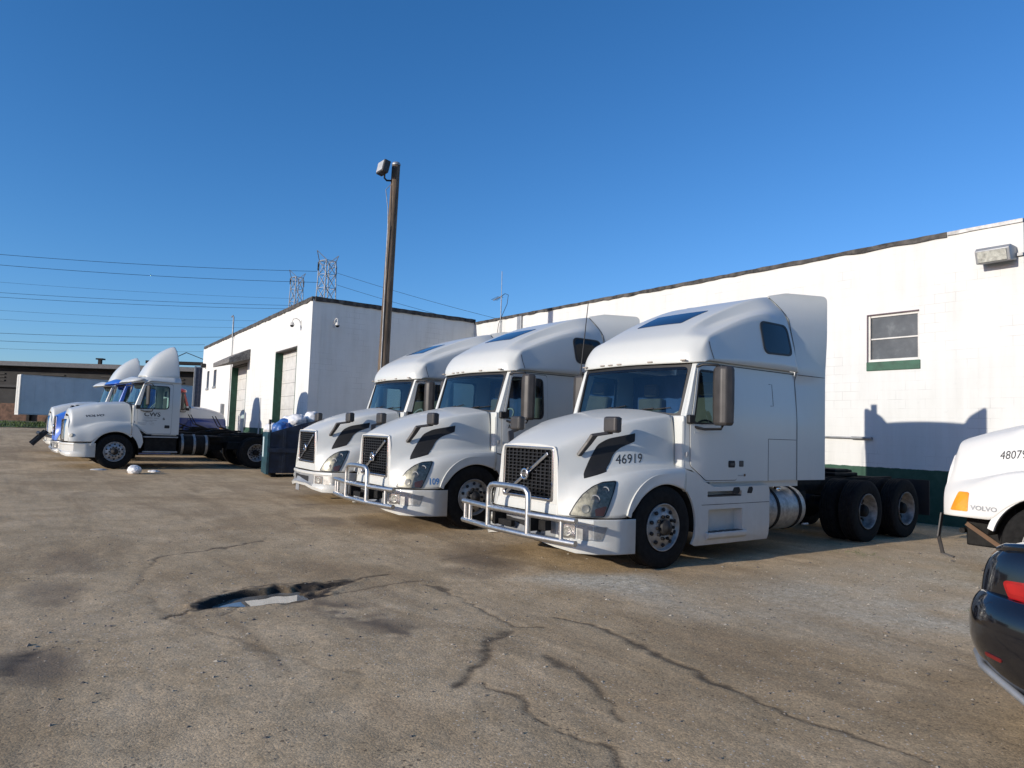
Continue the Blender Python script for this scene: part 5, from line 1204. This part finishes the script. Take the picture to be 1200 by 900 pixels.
        mb.add(vs_, [(i, i+1, n+i+1, n+i) for i in range(n-1)], 0, True); mb.add([(s*.55, .66*math.cos(t), .515+.60*math.sin(t)) for t in np.linspace(R(-10), R(172), n)], [tuple(range(n))]); thicken(mb.build('wheel_housing', M['frame'], root), .004)
    mb = MB(); mb.box(-.12,.12,LR,LR+.02,.6,.8); mb.build('rear_plate', M['grey'], root)
    return root, hb

def bullbar(root):
    g = empty('bumper_guard', (0,0,0)); g.parent = root
    def q(x): return -1.54 + .10*max(0, abs(x)-.45)/.75
    mb = MB()
    mb.tube([(x, q(x), .655) for x in (-1.19,-.95,-.6,-.43,0,.43,.6,.95,1.19)], .037, 14)
    lo = [(x, q(x), .40) for x in (-1.19,-.95,-.6,-.43,0,.43,.6,.95,1.19)]
    mb.tube(lo, .037, 14); mb.build('crossbar', M['steel'], g)
    mb = MB(); mb.tube([(-.425,-1.545,.42),(-.425,-1.545,.82),(-.415,-1.545,.90),(-.37,-1.545,.945),(-.30,-1.545,.96),(0,-1.545,.965),(.30,-1.545,.96),(.37,-1.545,.945),(.415,-1.545,.90),(.425,-1.545,.82),(.425,-1.545,.42)], .037, 14); mb.build('hoop', M['steel'], g)
    for x in (-1.12, -.97, .97):
        mb = MB(); mb.tube([(x, q(x), .655),(x, q(x), .415)], .028, 12); mb.build('upright', M['steel'], g)
    for x in (-.36, .36):
        mb = MB(); mb.box(x-.03,x+.03,-1.50,-1.30,.44,.62); mb.build('mount', M['frame'], g)
    for bx_ in ((-.30,-.02,-1.47,-1.40,.44,.52),(.55,.68,-1.48,-1.38,.48,.60)):
        mb = MB(); mb.box(*bx_); bev(mb.build('tow_block', M['frame'], g), .01)

GT = 'white sleeper trucks parked in a row'
t1, hb1 = vnl(M['white'], 'x', GT, (-7.26, 6.84, 0), 0)
t2 = copy_tree(t1); t3 = copy_tree(t1)
t1['label'] = 'nearest white sleeper truck with 46919 on its hood and a tubular bumper guard'
t2['label'] = 'middle white sleeper truck with blue 109 on its fender and a bumper guard'
t3['label'] = 'third white sleeper truck without a bumper guard, beside the dumpster'
t2.location = (-10.98, 6.45, .035); t2.rotation_euler = (0,0,-.015)
t3.location = (-14.70, 6.65, .052); t3.rotation_euler = (0,0,-.04)
bullbar(t1); g2 = [o for o in kids(t1) if o.name.startswith('bumper_guard')][0]; copy_tree(g2, t2)
def hood_text(root, s, h, y, z, mat, hb, side=1, rise=0, **kw):
    fm0 = ray_map(hb, (0,0,0), (0,1,0), (0,0,1), (-side,0,0), .0024)
    return text('number', s, h, lambda u, v: fm0(y+u, z+v+rise*u), (side,0,0), mat, root, step=.01, **kw)
hood_text(t1, '46919', .118, -.535, 1.285, M['ink'], hb1, shear=.10, xs=.95, rise=.06, bold=0)
hood_text(t2, '109', .105, -.80, .725, M['inkblue'], hb1, bold=.02, xs=.82)
text('number', 'A756', .07, lambda u, v: V((cabx(.8,1.7)+.0105, .66+u, 1.66+v-.0*u)), (1,0,0), M['ink'], t2, bold=.01)
mb = MB(); mb.box(-.30,-.08,-1.35,-1.335,.20,.33); bev(mb.build('licence_plate', M['galv'], t3), .006)
# whip aerial on truck 1's passenger mirror
mb = MB(); mb.tube([(-1.42,.86,1.95),(-1.44,.9,2.6),(-1.40,1.0,3.85)], [.014,.011,.007], 6); mb.build('whip_aerial', M['black'], t1)
# ================================================================== the other trucks
GD = 'day cab trucks at the left of the yard'
def at(x, y): return (x, y, gh(x))
a1, ha = vnl(M['white'], 'white day cab truck lettered CWS on its door, with a tall roof fin', GD, (-25.4, 2.95, gh(-25)), 0, False, True, True, False, M['wheelsteel'])
fin(a1, M['white']); visor(a1, M['white'])
for i_, h_ in enumerate([o for o in kids(a1) if o.name.startswith('headlight')]):
    for o in kids(h_): bpy.data.objects.remove(o)
    s_ = (-1, 1)[i_]
    mb = MB(); mb.lathe([(-.02,.055),(.006,.06),(.010,.05),(.004,.0)], (s_*1.09,-1.13,.98), (s_*.8,-.6,.1), 20); mb.build('lens', M['lensback'], h_)
for o in kids(a1):
    if o.name.startswith('door_mirror'):
        for c in kids(o):
            if c.name.startswith('shell'): c.data = c.data.copy(); c.data.materials.clear(); c.data.materials.append(M['black']); [setattr(v, 'co', V((v.co.x*.96, .93+(v.co.y-.93)*.55-.12, 2.22+(v.co.z-2.22)*.8+.05))) for v in c.data.vertices]
a3 = copy_tree(a1, None); a3.location = (-32.6, 2.9, gh(-32)); a3['label'] = 'farthest white day cab truck with a roof fin and a black front guard'
def doorf(u, v, o=.0105): return V((cabx(u, 1.7)+o, u, v))
cws = empty('door_lettering', (0,0,0)); cws.parent = a1
text('company_letters', 'CWS', .14, lambda u, v: doorf(.74+u, 1.61+v), (1,0,0), M['ink'], cws, bold=.022, xs=1.12)
text('company_line', 'TRUCKING   LINES', .035, lambda u, v: doorf(.76+u, 1.68+v), (1,0,0), M['grey'], cws, bold=.004) if False else None
for (y0, z0, y1, z1) in ((.76,1.555,.98,1.570),(1.03,1.555,1.16,1.570),(.70,1.485,1.10,1.498),(.78,1.45,.98,1.462),(.62,1.40,.83,1.410),(.64,1.36,.80,1.37),(.90,1.40,1.04,1.410),(.92,1.35,1.05,1.36),(1.27,1.51,1.33,1.60)):
    n = max(3, int((y1-y0)/.022)); mb = MB()
    for k in range(n):
        ya = y0+(y1-y0)*k/n; x = doorf(ya-.9+.0, z0).x if False else cabx(ya, 1.5)+.0095; hgt = (z1-z0)*random.uniform(.55, 1)
        mb.box(x, x+.002, ya, ya+(y1-y0)/n*random.uniform(.45,.85), z0, z0+hgt)
    mb.build('small_print', M['grey'], cws)
fmh = ray_map(ha, (0,0,0), (0,1,0), (0,0,1), (-1,0,0), .002)
text('hood_lettering', 'VOLVO', .065, lambda u, v: fmh(-.78+u, 1.52+v+.10*u), (1,0,0), M['ink'], a1, bold=.03, xs=1.7, shear=.2)
gg = empty('front_guard', (0,0,0)); gg.parent = a3
mb = MB(); mb.tube([(-1.1,-1.5,.75),(1.15,-1.5,.75)], .07, 8); mb.build('crossbar', M['black'], gg)
for x in (-.6, .6, 1.1):
    mb = MB(); mb.beam((x,-1.3,.85),(x,-1.75,.35),.09,.12); mb.build('upright', M['black'], gg)
b1, _ = vnl(M['blue'], 'bright blue day cab truck between the two white ones with roof fins', GD, (-29.0, 2.92, gh(-29)), 0, False, False, True, True)
visor(b1, M['blue'])
for o in kids(b1):
    if o.name.startswith('bumper'):
        for c in kids(o):
            if c.name.startswith('skin'): c.data.materials.clear(); c.data.materials.append(M['alu'])
r1, _ = vnl(M['rwb'], 'truck with red roof, white middle and blue lower body, facing the annex', GD, (-36.0, 7.65, gh(-36)), math.pi, False, True, True, False, M['wheelsteel'])
rt, hr = vnl(M['oldwhite'], 'white truck with 48079 on its hood and no bumper, cut off by the right edge', 'x', (-2.84, 10.86, 0), -math.pi/2, False, True, False, False)
del rt['group']
fmr = lambda off: ray_map(hr, (0,0,0), (0,1,0), (0,0,1), (-1,0,0), off)
text('number', '48079', .10, (lambda f: (lambda u, v: f(-.60+u, 1.51+v+.10*u)))(fmr(.0026)), (1,0,0), M['ink'], rt, xs=.82, step=.01)
text('side_lettering', 'VOLVO', .058, (lambda f: (lambda u, v: f(-.84+u, .885+v)))(fmr(.0028)), (1,0,0), M['silver'], rt, step=.012, bold=.035, xs=1.2)
mb = MB(); mb.beam((1.02,-1.22,.80),(1.05,-1.25,.50),.015,.07); mb.beam((1.05,-1.25,.50),(1.08,-1.19,.30),.015,.055); mb.beam((1.08,-1.19,.30),(1.08,-1.06,.27),.05,.015); mb.beam((1.0,-1.21,.80),(.9,-1.0,.84),.04,.04); mb.build('bumper_bracket', M['grey'], rt)
for p_, q_, w_, h_ in (((1.0,-.95,.70),(.85,-.60,.42),.05,.05),((.4,-1.1,.72),(.4,-.2,.5),.08,.12),((-.4,-1.1,.72),(-.4,-.2,.5),.08,.12),((.95,-.62,.42),(.95,-.5,.30),.16,.14)):
    mb = MB(); mb.beam(p_, q_, w_, h_); mb.build('hanger_bracket', M['brown'], rt)
mb = MB(); mb.box(-.88,.88,-1.0,-.45,.42,1.0); mb.box(-.7,.7,-.45,.1,.35,.9); bev(mb.build('radiator_pack', M['frame'], rt), .02)
mb = MB(); mb.tube([(-.9,-1.02,.62),(.95,-1.02,.60)], .035, 8); mb.build('cross_tube', M['frame'], rt)

# ================================================================== black car at the right edge
car = empty('parked_car', (-1.05, 4.55, 0), -.25); car.scale = (1.03, 1.0, 1.06); tag(car, 'black sedan cut off by the right edge, its rear corner and red tail light showing', 'car')
CARS = [ # rows from the rear; half section: centre deck, deck edge, shoulder, flank, lower, bottom
 [(0,-.02,.72),(.40,.0,.72),(.70,.06,.72),(.80,.14,.70),(.845,.20,.55),(.80,.20,.36)],
 [(0,.00,.93),(.40,.02,.93),(.70,.07,.92),(.83,.20,.84),(.885,.26,.58),(.84,.26,.26)],
 [(0,.06,1.055),(.40,.07,1.05),(.70,.12,1.03),(.84,.28,.90),(.90,.34,.60),(.86,.34,.20)],
 [(0,.30,1.075),(.40,.32,1.07),(.70,.38,1.045),(.86,.50,.93),(.915,.55,.60),(.88,.55,.20)],
 [(0,.80,1.09),(.40,.80,1.085),(.72,.84,1.05),(.875,.95,.94),(.915,.95,.60),(.885,.95,.20)],
 [(0,1.6,1.05),(.40,1.6,1.05),(.74,1.6,1.03),(.885,1.6,.93),(.915,1.6,.58),(.885,1.6,.20)],
 [(0,2.6,1.0),(.40,2.6,1.0),(.74,2.6,.99),(.885,2.6,.90),(.915,2.6,.56),(.885,2.6,.20)],
 [(0,3.5,.98),(.40,3.5,.97),(.72,3.5,.94),(.87,3.5,.84),(.915,3.5,.56),(.885,3.5,.20)],
 [(0,4.4,.84),(.40,4.4,.83),(.68,4.36,.80),(.83,4.25,.74),(.89,4.15,.52),(.86,4.1,.20)],
 [(0,4.72,.66),(.40,4.68,.66),(.64,4.58,.65),(.76,4.46,.62),(.82,4.36,.48),(.80,4.34,.22)],
]
cmh = sym_grid(CARS, level=3, colc=[(3,1,7,.35)]); cb = bvh_of(cmh); body = grid_obj('body', cmh, car, M['carblack'], .02)
# rear bumper wraps the tail
PLc = [(-.925,.62),(-.92,.42),(-.86,.16),(-.72,.0),(-.42,-.10),(0,-.13),(.42,-.10),(.72,.0),(.86,.16),(.92,.42),(.925,.62)]
mb = MB(); rws = [(-.05,.76),(.015,.70),(.035,.58),(.03,.44),(.0,.31),(-.05,.24)]; vs_ = []; n = len(PLc)
for off, z in rws:
    for i, (x, y) in enumerate(PLc):
        a = V(PLc[max(i-1,0)]); c = V(PLc[min(i+1,n-1)]); d = (c-a).normalized(); nn = V((d.y,-d.x)); vs_.append((x+nn.x*off, y+nn.y*off, z+.13*sstep(.3,.92,abs(x))*sstep(.6,.25,z)))
bmsh = subd(vs_, [(r*n+i, r*n+i+1, (r+1)*n+i+1, (r+1)*n+i) for r in range(5) for i in range(n-1)], (), 2)
s_ = sum((p.normal*p.area for p in bmsh.polygons), V())
if s_.y > 0: bmsh.flip_normals()
bo = link('rear_bumper', bmsh, car, M['carblack']); thicken(bo, .02); bbc = bvh_of(bmsh)
bf = lambda off: ray_map(bbc, (0,0,0), (1,0,0), (0,0,1), (0,1,0), off)
mb = MB(); mb.tube([(x*.985, y+.03, .255+.13*sstep(.3,.92,abs(x))) for x, y in PLc], .022, 8); mb.build('lower_trim', M['galv'], car)
rf_ = lambda off: ray_map(cb, (0,0,0), (1,0,0), (0,0,1), (0,1,0), off)
for s in (-1, 1):
    D = V((-.45*s,.89,0)).normalized(); U = V((.89*s,.45,0)).normalized(); dm = lambda off: ray_map(cb, (0,0,0), U, (0,0,1), D, off)
    tl = empty('tail_light', (0,0,0)); tl.parent = car
    sheet('lens', roundpoly([(.10,.73),(.50,.74),(.56,.84),(.15,.87)], .04), dm(.016), -D, M['red'], tl, (), .05, .02)
    sheet('lamp', roundpoly([(.14,.775),(.50,.78),(.53,.83),(.17,.85)], .02), dm(.024), -D, simple('bright_red_lens', (.33,.012,.01), .2), tl, (), .05, .01)
    sheet('reverse_lens', roundpoly([(.10,.70),(.50,.712),(.50,.735),(.10,.725)], .006), dm(.026), -D, M['lensback'], tl, (), .05, .01)
    D2 = D; dm2 = lambda off: ray_map(bbc, (0,0,0), U, (0,0,1), D2, off)
    sheet('reflector', roundpoly([(.44,.43),(.56,.435),(.56,.455),(.44,.45)], .01), dm2(.006), -D, simple('dark_reflector', (.12,.01,.01), .3), car, (), .05, .006)
sheet('trim_strip', roundpoly([(-.33,.745),(.33,.745),(.33,.77),(-.33,.77)], .008), rf_(.014), (0,-1,0), M['chrome'], car, (), .08, .012)
sheet('licence_plate', rrect(-.15,.50,.15,.64,.01,2), bf(.008), (0,-1,0), M['galv'], car, (), .06, .006)
# boot lip
mb = MB(); pts = [(-.72,.20,.985),(-.62,.12,1.012),(-.4,.08,1.032),(0,.06,1.04),(.4,.08,1.032),(.62,.12,1.012),(.72,.20,.985)]; mb.tube(pts, [.015,.024,.026,.026,.026,.024,.015], 10); mb.build('boot_lip', M['carblack'], car)
# greenhouse
GHR = [[(0,.95,1.08),(.35,.95,1.08),(.62,1.0,1.06),(.74,1.05,1.0)],[(0,1.35,1.28),(.35,1.35,1.275),(.58,1.38,1.24),(.76,1.4,.99)],[(0,1.75,1.41),(.33,1.75,1.40),(.56,1.75,1.35),(.78,1.75,.98)],[(0,2.3,1.45),(.33,2.3,1.44),(.56,2.3,1.39),(.79,2.3,.97)],[(0,2.8,1.40),(.33,2.8,1.39),(.55,2.8,1.34),(.79,2.85,.96)],[(0,3.3,1.18),(.35,3.3,1.17),(.6,3.3,1.12),(.78,3.3,.95)],[(0,3.7,.98),(.35,3.68,.98),(.62,3.62,.97),(.76,3.6,.94)]]
grid_obj('cabin', sym_grid(GHR, level=3), car, M['carblack'], .02)
gb = bvh_of(sym_grid(GHR, level=3)); gt = lambda off: ray_map(gb, (0,0,0), (1,0,0), (0,1,0), (0,0,-1), off)
sheet('rear_window', roundpoly([(-.52,1.0),(.52,1.0),(.44,1.60),(-.44,1.60)], .08), gt(.006), (0,-.5,1), M['darkglass'], car, (), .08, .006)
sheet('windscreen', roundpoly([(-.52,3.50),(.52,3.50),(.44,2.85),(-.44,2.85)], .08), gt(.006), (0,.5,1), M['darkglass'], car, (), .08, .006)
for s in (-1, 1):
    gs = ray_map(gb, (0,0,0), (0,1,0), (0,0,1), (-s,0,0), .006)
    for po in ([(1.35,1.03),(1.95,1.03),(1.95,1.33),(1.72,1.33)], [(2.03,1.03),(3.15,1.03),(2.75,1.32),(2.03,1.34)]):
        sheet('side_window', roundpoly(po, .04), gs, (s,0,0), M['darkglass'], car, (), .08, .006)
    for y in (.98, 3.75):
        w = empty('wheel', (s*.90, y, .33)); w.parent = car
        mb = MB(); mb.lathe([(-.22,.2),(-.22,.31),(-.2,.33),(-.02,.33),(0,.31),(.0,.23),(-.01,.22)], (0,0,0), (s,0,0), 36); mb.build('tyre', M['rubber'], w)
        mb = MB(); mb.lathe([(-.02,.22),(-.005,.225),(-.01,.20),(-.05,.18),(-.04,.05),(-.02,.04),(-.02,0)], (0,0,0), (s,0,0), 36); mb.build('rim', M['alu'], w)

# ================================================================== dumpster, bags, litter
dx, dy = -21.22, 6.52; dz = gh(dx)
dp = empty('dumpster', (dx, dy, dz), R(-11)); tag(dp, 'dark navy dumpster with teal front, heaped with rubbish bags beside the third truck', 'dumpster')
prof = [(0,.12),(1.75,.12),(1.75,1.75),(.95,1.58),(0,1.27)]; t_ = .05
mb = MB()
for sx in (-1, 1):
    mb.add([(sx*.62, y, z) for y, z in prof] + [(sx*(.62-t_), y, z) for y, z in prof], [(0,1,2,3,4),(9,8,7,6,5)]+[(i,(i+1)%5,5+(i+1)%5,5+i) for i in range(5)])
mb.box(-.57,.57,1.70,1.75,.12,1.75); mb.box(-.57,.57,.05,1.70,.12,.17)
mb.build('bin', M['navy'], dp)
mb = MB(); mb.box(-.66,.66,-.03,.045,.08,1.30); bev(mb.build('front_panel', M['teal'], dp), .008)
mb = MB()
for y in (.45, .95, 1.4): mb.box(.621,.665,y-.04,y+.04,.12,1.30+y*.2)
mb.box(.621,.70,.0,1.75,.72,.84); mb.build('rib', M['navy'], dp)
mb = MB(); mb.box(-.45,-.15,-.036,-.031,.55,1.15); mb.build('notice', simple('faded_notice', (.45,.55,.58), .6), dp)
for y in (.2, 1.55):
    mb = MB(); mb.box(-.55,.55,y-.06,y+.06,0,.12); mb.build('skid', M['frame'], dp)
def blob(name, loc, r, mat, lab, cat, group, sx=1, sy=1, sz=1, seed=0):
    bm = bmesh.new(); bmesh.ops.create_icosphere(bm, subdivisions=4, radius=1); rr = random.Random(seed)
    off = [V((rr.uniform(-9,9),)*3) for _ in range(3)]
    from mathutils import noise as mn
    for v in bm.verts:
        d = v.co.normalized(); k = 1 + .22*mn.noise(d*1.6+off[0]) + .16*abs(mn.noise(d*4+off[1])) + .06*mn.noise(d*10+off[2])
        v.co = V((d.x*k*sx, d.y*k*sy, max(d.z*k, -.8)*sz))*r
    me = bpy.data.meshes.new(name); bm.to_mesh(me); bm.free(); smooth(me); o = link(name, me, None, mat); o.location = loc; tag(o, lab, cat, group); return o
GB = 'rubbish bags heaped in the dumpster'
B_ = [(-20.95,6.85,1.45,.24,'bagblue','blue bag at the low front edge of the dumpster heap'),(-21.5,6.75,1.42,.22,'bag','white bag at the far front corner of the dumpster heap'),(-21.0,7.35,1.68,.27,'bag','large white bag in the middle of the dumpster heap'),(-21.55,7.35,1.62,.28,'bag','white bag on the far side of the dumpster heap'),(-21.05,7.85,1.78,.26,'bag','white bag at the high rear end of the dumpster heap'),(-21.2,7.1,1.5,.3,'bagblue','blue bag sunk between the white bags in the dumpster')]
for i, (x, y, z, r, mt, lb) in enumerate(B_): blob('rubbish_bag', (x, y, z+dz*.5), r, M[mt], lb, 'bag', GB, 1.1, 1, .85, i)
st = empty('stick', (-21.1, 6.6, 1.2)); tag(st, 'thin dark stick poking up from the dumpster front', 'stick'); mb = MB(); mb.tube([(0,0,0),(.01,-.03,.45)], .02, 6); mb.tube([(.01,-.03,.42),(.02,-.03,.56)], .04, 6); mb.build('shaft', M['ink'], st)
blob('litter_bag', (-22.3, 3.25, gh(-23)+.10), .17, M['bag'], 'white plastic bag lying in front of the lettered white truck', 'bag', None, 1.25, 1.0, .75, 11)
blob('litter_scrap', (-22.9, 3.85, gh(-23)+.02), .17, M['bag'], 'small flattened white scrap right of the litter bag', 'litter', None, 1.1, .9, .25, 13)
blob('litter_scrap', (-24.0, 2.55, gh(-23)+.01), .24, simple('grey_paper', (.5,.5,.48), .7), 'flat pale scrap left of the litter bag', 'litter', None, 1.2, .9, .12, 14)
